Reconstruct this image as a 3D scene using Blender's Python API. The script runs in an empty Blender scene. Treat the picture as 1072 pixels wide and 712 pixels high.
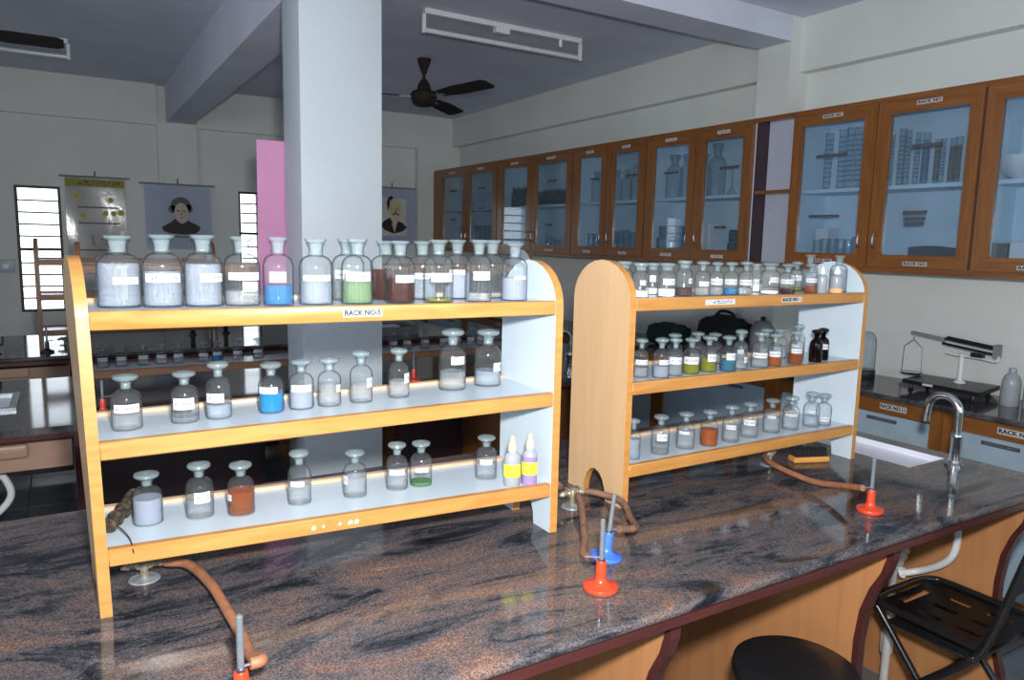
import bpy, bmesh, math, random
from mathutils import Vector, Matrix
random.seed(7)
PI = math.pi
scene = bpy.context.scene
COL = scene.collection

# ------------------------------------------------------------------ camera
CAM_Z = 1.58
yaw, pit, rol = math.radians(31.367), math.radians(-7.644), math.radians(1.2646)
fw = Vector((math.sin(yaw)*math.cos(pit), math.cos(yaw)*math.cos(pit), math.sin(pit)))
rt = Vector((math.cos(yaw), -math.sin(yaw), 0))
up = rt.cross(fw)
rt2 = math.cos(rol)*rt + math.sin(rol)*up
up2 = -math.sin(rol)*rt + math.cos(rol)*up
cd = bpy.data.cameras.new('camera')
cd.sensor_width = 36.0
cd.lens = 769.03/1072*36.0
cd.clip_start = 0.02
cam = bpy.data.objects.new('camera', cd)
COL.objects.link(cam)
mw = Matrix((rt2, up2, -fw)).transposed().to_4x4()
mw.translation = Vector((0, 0, CAM_Z))
cam.matrix_world = mw
scene.camera = cam

# ------------------------------------------------------------------ view, world, lights
scene.view_settings.view_transform = 'Standard'
scene.view_settings.look = 'None'
scene.view_settings.gamma = 1.0
scene.view_settings.use_curve_mapping = False
scene.view_settings.exposure = 0.0
scene.cycles.transparent_max_bounces = 40
scene.cycles.max_bounces = 14
scene.cycles.transmission_bounces = 14
scene.cycles.sample_clamp_indirect = 4.0

world = bpy.data.worlds.new('overcast_sky')
scene.world = world
world.use_nodes = True
world.node_tree.nodes['Background'].inputs[0].default_value = (0.86, 0.93, 1.0, 1)
world.node_tree.nodes['Background'].inputs[1].default_value = 3.6

# the photographer's flash, on the hot shoe above the lens
fl = bpy.data.lights.new('camera_flash', 'AREA')
fl.shape = 'DISK'; fl.size = 0.09
fl.energy = 76.0
fl.color = (1.0, 0.985, 0.97)
flo = bpy.data.objects.new('camera_flash', fl)
COL.objects.link(flo)
fm = mw.copy()
fm.translation = Vector((0, 0, CAM_Z)) + 0.145*up2 + 0.06*rt2 + 0.02*fw
flo.matrix_world = fm

# ------------------------------------------------------------------ materials
MATS = {}
def new_mat(name):
    m = bpy.data.materials.new(name); m.use_nodes = True
    nt = m.node_tree; nt.nodes.clear()
    out = nt.nodes.new('ShaderNodeOutputMaterial')
    MATS[name] = m
    return m, nt, out
def nd(nt, t, **kw):
    n = nt.nodes.new(t)
    for k, v in kw.items():
        if k.startswith('i_'):
            key = k[2:]
            n.inputs[int(key) if key.isdigit() else key].default_value = v
        else:
            setattr(n, k, v)
    return n
def c4(c): return (c[0], c[1], c[2], 1)
def ramp(nt, stops, interp='LINEAR'):
    r = nt.nodes.new('ShaderNodeValToRGB'); r.color_ramp.interpolation = interp
    el = r.color_ramp.elements
    while len(el) < len(stops): el.new(0.5)
    for e, (p, c) in zip(el, stops):
        e.position = p; e.color = c4(c)
    return r
def fresnel(nt, ior):
    # same reflectance on both sides of a thin wall (no total reflection on the way out)
    ge = nd(nt, 'ShaderNodeNewGeometry')
    e = nd(nt, 'ShaderNodeMath', operation='MULTIPLY_ADD'); e.inputs[1].default_value = -2.0; e.inputs[2].default_value = 1.0
    nt.links.new(ge.outputs['Backfacing'], e.inputs[0])
    pw = nd(nt, 'ShaderNodeMath', operation='POWER'); pw.inputs[0].default_value = ior
    nt.links.new(e.outputs[0], pw.inputs[1])
    f = nd(nt, 'ShaderNodeFresnel'); nt.links.new(pw.outputs[0], f.inputs['IOR'])
    return f
def plain(name, col, rough=0.5, metal=0.0, spec=0.5, noise=0.06, nscale=12.0, coat=0.0, bump=0.0):
    m, nt, out = new_mat(name)
    p = nd(nt, 'ShaderNodeBsdfPrincipled')
    p.inputs['Roughness'].default_value = rough
    p.inputs['Metallic'].default_value = metal
    p.inputs['Specular IOR Level'].default_value = spec
    p.inputs['Coat Weight'].default_value = coat
    tc = nd(nt, 'ShaderNodeTexCoord')
    nz = nd(nt, 'ShaderNodeTexNoise'); nz.inputs['Scale'].default_value = nscale; nz.inputs['Detail'].default_value = 5
    nt.links.new(tc.outputs['Object'], nz.inputs['Vector'])
    lo = [max(0, c*(1-noise*2)) for c in col]; hi = [min(1, c*(1+noise)) for c in col]
    r = ramp(nt, [(0.3, lo), (0.7, hi)])
    nt.links.new(nz.outputs['Fac'], r.inputs['Fac'])
    nt.links.new(r.outputs['Color'], p.inputs['Base Color'])
    if bump:
        b = nd(nt, 'ShaderNodeBump'); b.inputs['Strength'].default_value = bump; b.inputs['Distance'].default_value = 0.01
        nt.links.new(nz.outputs['Fac'], b.inputs['Height']); nt.links.new(b.outputs['Normal'], p.inputs['Normal'])
    nt.links.new(p.outputs[0], out.inputs[0])
    return m
def wood(name, c1, c2, scale=(2, 30, 30), rough=0.35, coat=0.0, rot=0.0):
    m, nt, out = new_mat(name)
    p = nd(nt, 'ShaderNodeBsdfPrincipled'); p.inputs['Roughness'].default_value = rough
    p.inputs['Coat Weight'].default_value = coat; p.inputs['Coat Roughness'].default_value = 0.15
    tc = nd(nt, 'ShaderNodeTexCoord'); mp = nd(nt, 'ShaderNodeMapping')
    mp.inputs['Scale'].default_value = scale
    nz = nd(nt, 'ShaderNodeTexNoise'); nz.inputs['Scale'].default_value = 2.0; nz.inputs['Detail'].default_value = 8; nz.inputs['Distortion'].default_value = 0.6
    nt.links.new(tc.outputs['Object'], mp.inputs['Vector']); nt.links.new(mp.outputs[0], nz.inputs['Vector'])
    r = ramp(nt, [(0.25, c1), (0.72, c2)])
    nt.links.new(nz.outputs['Fac'], r.inputs['Fac']); nt.links.new(r.outputs['Color'], p.inputs['Base Color'])
    nt.links.new(p.outputs[0], out.inputs[0])
    return m
def thin_glass(name, tint=(0.97, 0.985, 0.985), edge=(0.22, 0.27, 0.29), dust=0.018, rough=0.075, dustcol=(0.86, 0.93, 0.97), ior=1.45):
    m, nt, out = new_mat(name)
    lw = nd(nt, 'ShaderNodeLayerWeight'); lw.inputs['Blend'].default_value = 0.3
    r = ramp(nt, [(0.30, tint), (0.50, [0.5*(a+b) for a, b in zip(tint, edge)]), (0.72, edge)])
    nt.links.new(lw.outputs['Facing'], r.inputs['Fac'])
    t = nd(nt, 'ShaderNodeBsdfTransparent'); nt.links.new(r.outputs['Color'], t.inputs['Color'])
    d = nd(nt, 'ShaderNodeBsdfDiffuse'); d.inputs['Color'].default_value = c4(dustcol)
    m1 = nd(nt, 'ShaderNodeMixShader'); m1.inputs[0].default_value = dust
    nt.links.new(t.outputs[0], m1.inputs[1]); nt.links.new(d.outputs[0], m1.inputs[2])
    g = nd(nt, 'ShaderNodeBsdfGlossy'); g.inputs['Roughness'].default_value = rough
    f = fresnel(nt, ior)
    m2 = nd(nt, 'ShaderNodeMixShader')
    nt.links.new(f.outputs[0], m2.inputs[0]); nt.links.new(m1.outputs[0], m2.inputs[1]); nt.links.new(g.outputs[0], m2.inputs[2])
    nt.links.new(m2.outputs[0], out.inputs[0])
    return m
def liquid(name, col, body=0.4, diff=None):
    m, nt, out = new_mat(name)
    t = nd(nt, 'ShaderNodeBsdfTransparent'); t.inputs['Color'].default_value = c4(col)
    d = nd(nt, 'ShaderNodeBsdfDiffuse'); d.inputs['Color'].default_value = c4(diff or col)
    m1 = nd(nt, 'ShaderNodeMixShader'); m1.inputs[0].default_value = body
    nt.links.new(t.outputs[0], m1.inputs[1]); nt.links.new(d.outputs[0], m1.inputs[2])
    g = nd(nt, 'ShaderNodeBsdfGlossy'); g.inputs['Roughness'].default_value = 0.02
    f = fresnel(nt, 1.33)
    m2 = nd(nt, 'ShaderNodeMixShader')
    nt.links.new(f.outputs[0], m2.inputs[0]); nt.links.new(m1.outputs[0], m2.inputs[1]); nt.links.new(g.outputs[0], m2.inputs[2])
    nt.links.new(m2.outputs[0], out.inputs[0])
    return m
def clear_liquid(name, col, milky):
    m, nt, out = new_mat(name)
    rf = nd(nt, 'ShaderNodeBsdfRefraction'); rf.inputs['Color'].default_value = c4(col); rf.inputs['IOR'].default_value = 1.33; rf.inputs['Roughness'].default_value = 0.0
    tr = nd(nt, 'ShaderNodeBsdfTransparent'); tr.inputs['Color'].default_value = c4(col)
    t = nd(nt, 'ShaderNodeMixShader'); t.inputs[0].default_value = 0.55
    nt.links.new(rf.outputs[0], t.inputs[1]); nt.links.new(tr.outputs[0], t.inputs[2])
    d = nd(nt, 'ShaderNodeBsdfDiffuse'); d.inputs['Color'].default_value = c4(col)
    m1 = nd(nt, 'ShaderNodeMixShader'); m1.inputs[0].default_value = milky
    nt.links.new(t.outputs[0], m1.inputs[1]); nt.links.new(d.outputs[0], m1.inputs[2])
    g = nd(nt, 'ShaderNodeBsdfGlossy'); g.inputs['Roughness'].default_value = 0.02
    f = fresnel(nt, 1.33)
    m2 = nd(nt, 'ShaderNodeMixShader')
    nt.links.new(f.outputs[0], m2.inputs[0]); nt.links.new(m1.outputs[0], m2.inputs[1]); nt.links.new(g.outputs[0], m2.inputs[2])
    nt.links.new(m2.outputs[0], out.inputs[0])
    return m
def paper(name, bg=(0.58, 0.595, 0.62), ink=(0.12, 0.13, 0.2), su=26.0, lo=0.3, hi=0.7, rows=1):
    # sticker with a row of unreadable small print (uses the sticker's own UVs)
    m, nt, out = new_mat(name)
    p = nd(nt, 'ShaderNodeBsdfPrincipled'); p.inputs['Roughness'].default_value = 0.6
    uv = nd(nt, 'ShaderNodeUVMap'); sp = nd(nt, 'ShaderNodeSeparateXYZ'); nt.links.new(uv.outputs[0], sp.inputs[0])
    mul = nd(nt, 'ShaderNodeMath', operation='MULTIPLY'); mul.inputs[1].default_value = rows; nt.links.new(sp.outputs[1], mul.inputs[0])
    fr = nd(nt, 'ShaderNodeMath', operation='FRACT'); nt.links.new(mul.outputs[0], fr.inputs[0])
    a = nd(nt, 'ShaderNodeMath', operation='GREATER_THAN'); a.inputs[1].default_value = lo; nt.links.new(fr.outputs[0], a.inputs[0])
    b = nd(nt, 'ShaderNodeMath', operation='LESS_THAN'); b.inputs[1].default_value = hi; nt.links.new(fr.outputs[0], b.inputs[0])
    a2 = nd(nt, 'ShaderNodeMath', operation='GREATER_THAN'); a2.inputs[1].default_value = 0.08; nt.links.new(sp.outputs[0], a2.inputs[0])
    b2 = nd(nt, 'ShaderNodeMath', operation='LESS_THAN'); b2.inputs[1].default_value = 0.92; nt.links.new(sp.outputs[0], b2.inputs[0])
    mp = nd(nt, 'ShaderNodeMapping'); mp.inputs['Scale'].default_value = (su, 5*rows, 1); nt.links.new(uv.outputs[0], mp.inputs['Vector'])
    oi = nd(nt, 'ShaderNodeObjectInfo'); nt.links.new(oi.outputs['Random'], mp.inputs['Location'])
    nz = nd(nt, 'ShaderNodeTexNoise'); nz.inputs['Scale'].default_value = 1.0; nz.inputs['Detail'].default_value = 2; nt.links.new(mp.outputs[0], nz.inputs['Vector'])
    g = nd(nt, 'ShaderNodeMath', operation='GREATER_THAN'); g.inputs[1].default_value = 0.52; nt.links.new(nz.outputs['Fac'], g.inputs[0])
    prev = g
    for q in (a, b, a2, b2):
        mm = nd(nt, 'ShaderNodeMath', operation='MULTIPLY'); nt.links.new(prev.outputs[0], mm.inputs[0]); nt.links.new(q.outputs[0], mm.inputs[1]); prev = mm
    mx = nd(nt, 'ShaderNodeMix', data_type='RGBA'); mx.inputs[6].default_value = c4(bg); mx.inputs[7].default_value = c4(ink)
    nt.links.new(prev.outputs[0], mx.inputs[0]); nt.links.new(mx.outputs[2], p.inputs['Base Color'])
    nt.links.new(p.outputs[0], out.inputs[0])
    return m

def granite(name, dark=False):
    m, nt, out = new_mat(name)
    p = nd(nt, 'ShaderNodeBsdfPrincipled'); p.inputs['Roughness'].default_value = 0.085; p.inputs['Specular IOR Level'].default_value = 0.36
    tc = nd(nt, 'ShaderNodeTexCoord')
    mp = nd(nt, 'ShaderNodeMapping'); mp.inputs['Scale'].default_value = (1.35, 3.4, 3.0); mp.inputs['Rotation'].default_value = (0, 0, math.radians(-7))
    nt.links.new(tc.outputs['Object'], mp.inputs['Vector'])
    big = nd(nt, 'ShaderNodeTexNoise'); big.inputs['Scale'].default_value = 1.7; big.inputs['Detail'].default_value = 7; big.inputs['Roughness'].default_value = 0.62; big.inputs['Distortion'].default_value = 2.3
    nt.links.new(mp.outputs[0], big.inputs['Vector'])
    mp2 = nd(nt, 'ShaderNodeMapping'); mp2.inputs['Scale'].default_value = (26, 90, 60); mp2.inputs['Rotation'].default_value = (0, 0, math.radians(-7))
    nt.links.new(tc.outputs['Object'], mp2.inputs['Vector'])
    grain = nd(nt, 'ShaderNodeTexNoise'); grain.inputs['Scale'].default_value = 2.2; grain.inputs['Detail'].default_value = 6; grain.inputs['Roughness'].default_value = 0.75
    nt.links.new(mp2.outputs[0], grain.inputs['Vector'])
    add = nd(nt, 'ShaderNodeMath', operation='MULTIPLY_ADD'); add.inputs[1].default_value = 0.26; 
    sub = nd(nt, 'ShaderNodeMath', operation='SUBTRACT'); sub.inputs[1].default_value = 0.5
    nt.links.new(grain.outputs['Fac'], sub.inputs[0]); nt.links.new(sub.outputs[0], add.inputs[0]); nt.links.new(big.outputs['Fac'], add.inputs[2])
    mp3 = nd(nt, 'ShaderNodeMapping'); mp3.inputs['Scale'].default_value = (2.6, 26, 20); mp3.inputs['Rotation'].default_value = (0, 0, math.radians(-7))
    wv = nd(nt, 'ShaderNodeVectorMath', operation='MULTIPLY_ADD'); wv.inputs[1].default_value = (0.25, 0.25, 0.0)
    nt.links.new(big.outputs['Color'], wv.inputs[0]); nt.links.new(tc.outputs['Object'], wv.inputs[2]); nt.links.new(wv.outputs[0], mp3.inputs['Vector'])
    stk = nd(nt, 'ShaderNodeTexNoise'); stk.inputs['Scale'].default_value = 1.6; stk.inputs['Detail'].default_value = 6; stk.inputs['Roughness'].default_value = 0.6; stk.inputs['Distortion'].default_value = 0.6
    nt.links.new(mp3.outputs[0], stk.inputs['Vector'])
    sub2 = nd(nt, 'ShaderNodeMath', operation='SUBTRACT'); sub2.inputs[1].default_value = 0.5; nt.links.new(stk.outputs['Fac'], sub2.inputs[0])
    add2 = nd(nt, 'ShaderNodeMath', operation='MULTIPLY_ADD'); add2.inputs[1].default_value = 0.42
    nt.links.new(sub2.outputs[0], add2.inputs[0]); nt.links.new(add.outputs[0], add2.inputs[2]); add = add2
    if dark:
        stops = [(0.3, (0.02, 0.02, 0.023)), (0.45, (0.055, 0.055, 0.06)), (0.56, (0.09, 0.086, 0.09)), (0.7, (0.125, 0.112, 0.11))]
    else:
        stops = [(0.30, (0.008, 0.009, 0.012)), (0.40, (0.035, 0.038, 0.047)), (0.46, (0.080, 0.075, 0.082)), (0.54, (0.118, 0.096, 0.096)), (0.62, (0.150, 0.104, 0.092)), (0.70, (0.195, 0.115, 0.088)), (0.80, (0.26, 0.185, 0.15))]
    r = ramp(nt, stops); nt.links.new(add.outputs[0], r.inputs['Fac'])
    sp = nd(nt, 'ShaderNodeTexNoise'); sp.inputs['Scale'].default_value = 330; sp.inputs['Detail'].default_value = 2
    nt.links.new(tc.outputs['Object'], sp.inputs['Vector'])
    r2 = ramp(nt, [(0.36, (0.3, 0.3, 0.32)), (0.5, (0.85, 0.85, 0.85)), (0.66, (1.5, 1.45, 1.45))])
    nt.links.new(sp.outputs['Fac'], r2.inputs['Fac'])
    mx = nd(nt, 'ShaderNodeMix', data_type='RGBA', blend_type='MULTIPLY'); mx.inputs[0].default_value = 0.8
    nt.links.new(r.outputs['Color'], mx.inputs[6]); nt.links.new(r2.outputs['Color'], mx.inputs[7])
    nt.links.new(mx.outputs[2], p.inputs['Base Color']); nt.links.new(p.outputs[0], out.inputs[0])
    return m

GRANITE = granite('granite_pink_grey')
GRANITE_D = granite('granite_dark', True)
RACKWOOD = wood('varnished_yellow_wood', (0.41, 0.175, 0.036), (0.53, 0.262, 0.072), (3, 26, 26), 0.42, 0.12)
RACKBACK = wood('pale_wood_lip', (0.50, 0.33, 0.21), (0.60, 0.42, 0.285), (3, 26, 26), 0.4)
TANLAM = wood('tan_laminate', (0.56, 0.37, 0.20), (0.62, 0.42, 0.235), (20, 20, 1.5), 0.35)
WHITELAM = plain('white_laminate', (0.54, 0.63, 0.70), 0.22, noise=0.02)
BENCHLAM = wood('bench_wood_laminate', (0.40, 0.175, 0.068), (0.48, 0.225, 0.09), (14, 14, 0.8), 0.4)
BENCHLAM_SHADED = wood('shaded_bench_laminate', (0.27, 0.165, 0.115), (0.33, 0.205, 0.145), (1.5, 14, 14), 0.4)  # laminate colour dulled to carry the shade on the rear bench aprons
MAROON = wood('maroon_edge', (0.050, 0.014, 0.013), (0.080, 0.021, 0.018), (3, 20, 20), 0.3)
CABWOOD = wood('brown_cabinet_wood', (0.165, 0.060, 0.014), (0.28, 0.108, 0.026), (22, 22, 1.6), 0.3, 0.3)
CABWOOD_H = wood('brown_cabinet_rail', (0.165, 0.060, 0.014), (0.28, 0.108, 0.026), (22, 1.6, 22), 0.3, 0.3)
CABIN = plain('pale_blue_interior', (0.62, 0.74, 0.83), 0.5, noise=0.03)
DARKPANEL = plain('dark_plum_panel', (0.045, 0.022, 0.03), 0.4)
WALL = plain('wall_paint', (0.66, 0.68, 0.65), 0.75, noise=0.035, nscale=1.6)
CEIL = plain('ceiling_paint', (0.62, 0.65, 0.76), 0.85, noise=0.04, nscale=2.5)
COLPAINT = plain('column_paint', (0.47, 0.525, 0.565), 0.55, noise=0.02, nscale=3)
GROUT = plain('floor_grout', (0.05, 0.055, 0.06), 0.8)
TILE = plain('floor_tile', (0.135, 0.155, 0.175), 0.22, noise=0.12, nscale=3)
WINFRAME = plain('dark_window_steel', (0.02, 0.022, 0.026), 0.5)
CLIP = plain('grey_louvre_clip', (0.10, 0.11, 0.12), 0.5)
GLASS = thin_glass('bottle_glass')
GLASS_D = thin_glass('dark_brown_glass', (0.16, 0.05, 0.03), (0.05, 0.02, 0.015), 0.04, dustcol=(0.05, 0.02, 0.02))
PANE = thin_glass('cabinet_pane', (0.86, 0.92, 0.97), (0.7, 0.78, 0.82), 0.05, 0.01, (0.45, 0.6, 0.72), 1.5)
LOUVRE = thin_glass('louvre_glass', (0.97, 0.98, 0.99), (0.8, 0.85, 0.88), 0.06, 0.05)
STOPPER = thin_glass('frosted_stopper', (0.84, 0.89, 0.90), (0.38, 0.46, 0.48), 0.20, 0.10, (0.56, 0.68, 0.71))
CABGLASS = thin_glass('cabinet_glassware', (0.84, 0.89, 0.91), (0.25, 0.32, 0.36), 0.06, 0.03)
CHROME = plain('chrome', (0.62, 0.66, 0.68), 0.13, 1.0, noise=0.03)
ZINC = plain('zinc_plated_tube', (0.30, 0.34, 0.38), 0.30, 0.6, noise=0.1, nscale=40)
STEEL = plain('brushed_steel', (0.5, 0.53, 0.56), 0.25, 1.0, noise=0.05)
BRASS = plain('dull_brass_nickel', (0.36, 0.31, 0.235), 0.45, 0.45, noise=0.25, nscale=60)
FLANGE = plain('worn_flange', (0.34, 0.38, 0.42), 0.4, 0.4, noise=0.2, nscale=40)
RUBBER = plain('brown_rubber', (0.30, 0.125, 0.062), 0.5, noise=0.14, nscale=40)
RUBBER_D = plain('old_brown_rubber', (0.20, 0.105, 0.068), 0.55, noise=0.2, nscale=40)
RED = plain('red_enamel', (0.62, 0.055, 0.018), 0.28, noise=0.04)
BLUE = plain('blue_enamel', (0.05, 0.15, 0.62), 0.28, noise=0.04)
BLACK = plain('black_plastic', (0.012, 0.012, 0.014), 0.35)
BLACKMETAL = plain('black_metal', (0.014, 0.013, 0.014), 0.22, noise=0.05)
FANBROWN = plain('fan_brown', (0.026, 0.020, 0.019), 0.7, spec=0.15)
BLACKCLOTH = plain('black_cloth', (0.008, 0.008, 0.010), 0.9)
TEALCLOTH = plain('dark_teal_cloth', (0.006, 0.03, 0.032), 0.85)
GREYPLASTIC = plain('grey_plastic', (0.20, 0.21, 0.22), 0.5)
WHITEPLASTIC = plain('white_plastic', (0.70, 0.72, 0.74), 0.35, noise=0.03)
PVC = plain('old_pvc', (0.52, 0.50, 0.46), 0.45, noise=0.1)
CERAMIC = plain('white_ceramic', (0.74, 0.76, 0.86), 0.2, noise=0.02)
PINK = plain('pink_paper', (0.93, 0.44, 0.74), 0.6, noise=0.02)
PAPER = paper('paper_sticker')
PAPER2 = paper('paper_sign', su=20.0, lo=0.22, hi=0.8)
DARKSTRIP = paper('dark_glass_strip', (0.06, 0.065, 0.08), (0.16, 0.17, 0.2), 18, 0.3, 0.7)
PLAINPAPER = plain('white_paper', (0.50, 0.51, 0.525), 0.6, noise=0.01)
YELLOWPAPER = paper('yellow_sticker', (0.92, 0.86, 0.03), (0.35, 0.33, 0.08), 16, 0.2, 0.85, 3)
INK = plain('black_ink', (0.02, 0.02, 0.03), 0.6)
CORK = plain('charred_cloth', (0.06, 0.042, 0.025), 0.9, noise=0.6, nscale=90, bump=0.6)
BRUSHWOOD = plain('orange_brush_wood', (0.62, 0.28, 0.06), 0.4)
L_CLEAR = clear_liquid('clear_liquid', (0.95, 0.975, 1.0), 0.09)  # slight white scatter stands in for bright caustics in the liquid
L_MILK = clear_liquid('milky_liquid', (0.52, 0.57, 0.68), 0.45)
L_HAZE = clear_liquid('hazy_liquid', (0.76, 0.83, 0.92), 0.20)
L_GREENISH = clear_liquid('pale_green_liquid', (0.60, 0.78, 0.52), 0.16)
L_BLUE = liquid('blue_liquid', (0.08, 0.62, 0.92), 0.5, (0.008, 0.30, 0.58))
L_SKY = liquid('sky_blue_liquid', (0.30, 0.66, 0.92), 0.42, (0.06, 0.27, 0.52))
L_TEAL = liquid('dull_blue_liquid', (0.25, 0.55, 0.7), 0.5, (0.04, 0.20, 0.30))
L_AMBER = liquid('amber_liquid', (0.85, 0.38, 0.05), 0.35, (0.34, 0.095, 0.006))
L_ORANGE = liquid('orange_liquid', (0.9, 0.33, 0.03), 0.5, (0.42, 0.10, 0.005))
L_RED = liquid('red_brown_liquid', (0.42, 0.06, 0.012), 0.4, (0.075, 0.009, 0.002))
L_OLIVE = liquid('yellow_green_liquid', (0.75, 0.78, 0.08), 0.5, (0.26, 0.26, 0.008))
L_GREEN = liquid('green_sediment', (0.3, 0.6, 0.25), 0.6, (0.10, 0.26, 0.08))
L_PURPLE = liquid('purple_liquid', (0.7, 0.55, 0.9), 0.5, (0.50, 0.36, 0.70))
L_BLACK = liquid('black_liquid', (0.05, 0.02, 0.02), 0.7, (0.015, 0.006, 0.008))
P_WHITE = plain('white_powder', (0.85, 0.88, 0.92), 0.9)
P_BROWN = plain('dark_brown_powder', (0.06, 0.03, 0.03), 0.9)
P_PEACH = plain('peach_powder', (0.85, 0.42, 0.20), 0.9)
SOFTPLASTIC = thin_glass('translucent_plastic', (0.55, 0.58, 0.6), (0.3, 0.33, 0.35), 0.55, 0.25, (0.52, 0.56, 0.60))

# ------------------------------------------------------------------ mesh helpers
def box(bm, x0, x1, y0, y1, z0, z1, mi=0):
    v = [bm.verts.new(p) for p in ((x0,y0,z0),(x1,y0,z0),(x1,y1,z0),(x0,y1,z0),(x0,y0,z1),(x1,y0,z1),(x1,y1,z1),(x0,y1,z1))]
    for f in ((0,3,2,1),(4,5,6,7),(0,1,5,4),(1,2,6,5),(2,3,7,6),(3,0,4,7)):
        bm.faces.new([v[i] for i in f]).material_index = mi
    return v
def bxm(*args, bevel=0.0, seg=2):
    bm = bmesh.new(); box(bm, *args)
    if bevel:
        bmesh.ops.bevel(bm, geom=list(bm.edges), offset=bevel, segments=seg, affect='EDGES', profile=0.6)
    return bm
def lathe(bm, prof, seg=28, cx=0, cy=0, mi=0, cap0=True, cap1=True):
    rings = []
    for r, z in prof:
        rings.append([bm.verts.new((cx+r*math.cos(2*PI*k/seg), cy+r*math.sin(2*PI*k/seg), z)) for k in range(seg)])
    for a, b in zip(rings, rings[1:]):
        for k in range(seg):
            f = bm.faces.new((a[k], a[(k+1) % seg], b[(k+1) % seg], b[k])); f.material_index = mi; f.smooth = True
    if cap0: bm.faces.new(list(reversed(rings[0]))).material_index = mi
    if cap1: bm.faces.new(rings[-1]).material_index = mi
    return bm
def lath(prof, **kw):
    return lathe(bmesh.new(), prof, **kw)
def smooth_path(pts, n=6):
    pts = [Vector(p) for p in pts]
    if len(pts) < 3: return pts
    out = []
    P = [2*pts[0]-pts[1]] + pts + [2*pts[-1]-pts[-2]]
    for i in range(1, len(P)-2):
        for k in range(n):
            t = k/n
            a, b, c, d = P[i-1], P[i], P[i+1], P[i+2]
            out.append(0.5*((2*b)+(c-a)*t+(2*a-5*b+4*c-d)*t*t+(3*b-a-3*c+d)*t**3))
    out.append(pts[-1])
    return out
def tube(bm, pts, r, seg=10, mi=0, n=6, smooth=True, caps=True):
    pts = smooth_path(pts, n) if smooth else [Vector(p) for p in pts]
    rr = r if callable(r) else (lambda t: r)
    rings = []; prev = None
    for i, p in enumerate(pts):
        t = (pts[min(i+1, len(pts)-1)]-pts[max(i-1, 0)]).normalized()
        if prev is None:
            a = Vector((0, 0, 1)) if abs(t.z) < 0.9 else Vector((1, 0, 0))
            nrm = (a - t*a.dot(t)).normalized()
        else:
            nrm = (prev - t*prev.dot(t)).normalized()
        prev = nrm; bn = t.cross(nrm)
        q = rr(i/max(1, len(pts)-1))
        rings.append([bm.verts.new(p + q*(math.cos(2*PI*k/seg)*nrm + math.sin(2*PI*k/seg)*bn)) for k in range(seg)])
    for a, b in zip(rings, rings[1:]):
        for k in range(seg):
            f = bm.faces.new((a[k], a[(k+1) % seg], b[(k+1) % seg], b[k])); f.material_index = mi; f.smooth = True
    if caps:
        bm.faces.new(list(reversed(rings[0]))).material_index = mi; bm.faces.new(rings[-1]).material_index = mi
    return bm
def tub(pts, r, **kw):
    return tube(bmesh.new(), pts, r, **kw)
def prism(bm, poly, axis, d0, d1, mats=(0, 0, 0)):
    # poly: 2D points; axis 'x': (y,z) extruded along x; 'y': (x,z) along y; 'z': (x,y) along z. mats = (face at d0, face at d1, rim)
    def P(u, v, d):
        return {'x': (d, u, v), 'y': (u, d, v), 'z': (u, v, d)}[axis]
    a = [bm.verts.new(P(u, v, d0)) for u, v in poly]; b = [bm.verts.new(P(u, v, d1)) for u, v in poly]
    n = len(poly)
    bm.faces.new(a).material_index = mats[0]; bm.faces.new(list(reversed(b))).material_index = mats[1]
    for k in range(n):
        bm.faces.new((a[k], b[k], b[(k+1) % n], a[(k+1) % n])).material_index = mats[2]
    return bm
def obj(name, bm, mat, parent=None, loc=None, shade=None, recalc=True):
    if isinstance(bm, bmesh.types.BMesh):
        if recalc: bmesh.ops.recalc_face_normals(bm, faces=bm.faces)
        me = bpy.data.meshes.new(name); bm.to_mesh(me); bm.free()
        me.set_sharp_from_angle(angle=math.radians(42))
    else:
        me = bm
    if not me.materials:
        for m in (mat if isinstance(mat, (list, tuple)) else [mat]): me.materials.append(m)
    o = bpy.data.objects.new(name, me); COL.objects.link(o)
    if parent is not None: o.parent = parent
    if loc is not None: o.location = loc
    return o
def tag(o, label, cat, group=None):
    o['label'] = label; o['category'] = cat
    if group: o['group'] = group
    return o
def struct(name, bm, mat, label, loc=None):
    o = obj(name, bm, mat, None, loc); o['kind'] = 'structure'; o['label'] = label; o['category'] = name.split('_')[0]
    return o
def thing(name, label, cat, loc=(0, 0, 0), rotz=0.0, group=None):
    o = bpy.data.objects.new(name, None); COL.objects.link(o)
    o.empty_display_size = 0.05
    o.location = loc; o.rotation_euler = (0, 0, rotz)
    return tag(o, label, cat, group)
def text_mesh(s, size, depth=0.0004):
    cu = bpy.data.curves.new('lettering', 'FONT'); cu.body = s; cu.size = size; cu.align_x = 'CENTER'; cu.align_y = 'CENTER'
    cu.extrude = depth; cu.offset = size*0.035; cu.resolution_u = 2
    t = bpy.data.objects.new('lettering', cu)
    me = bpy.data.meshes.new_from_object(t)
    bpy.data.objects.remove(t); bpy.data.curves.remove(cu)
    return me
def sheet(w, h, t=0.0012):
    # upright sticker in the local xz plane facing -y, centred, with UVs on its face
    bm = bmesh.new(); box(bm, -w/2, w/2, -t, 0, -h/2, h/2)
    uv = bm.loops.layers.uv.new('UVMap')
    for f in bm.faces:
        for l in f.loops:
            l[uv].uv = (l.vert.co.x/w+0.5, l.vert.co.z/h+0.5)
    return bm
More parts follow.
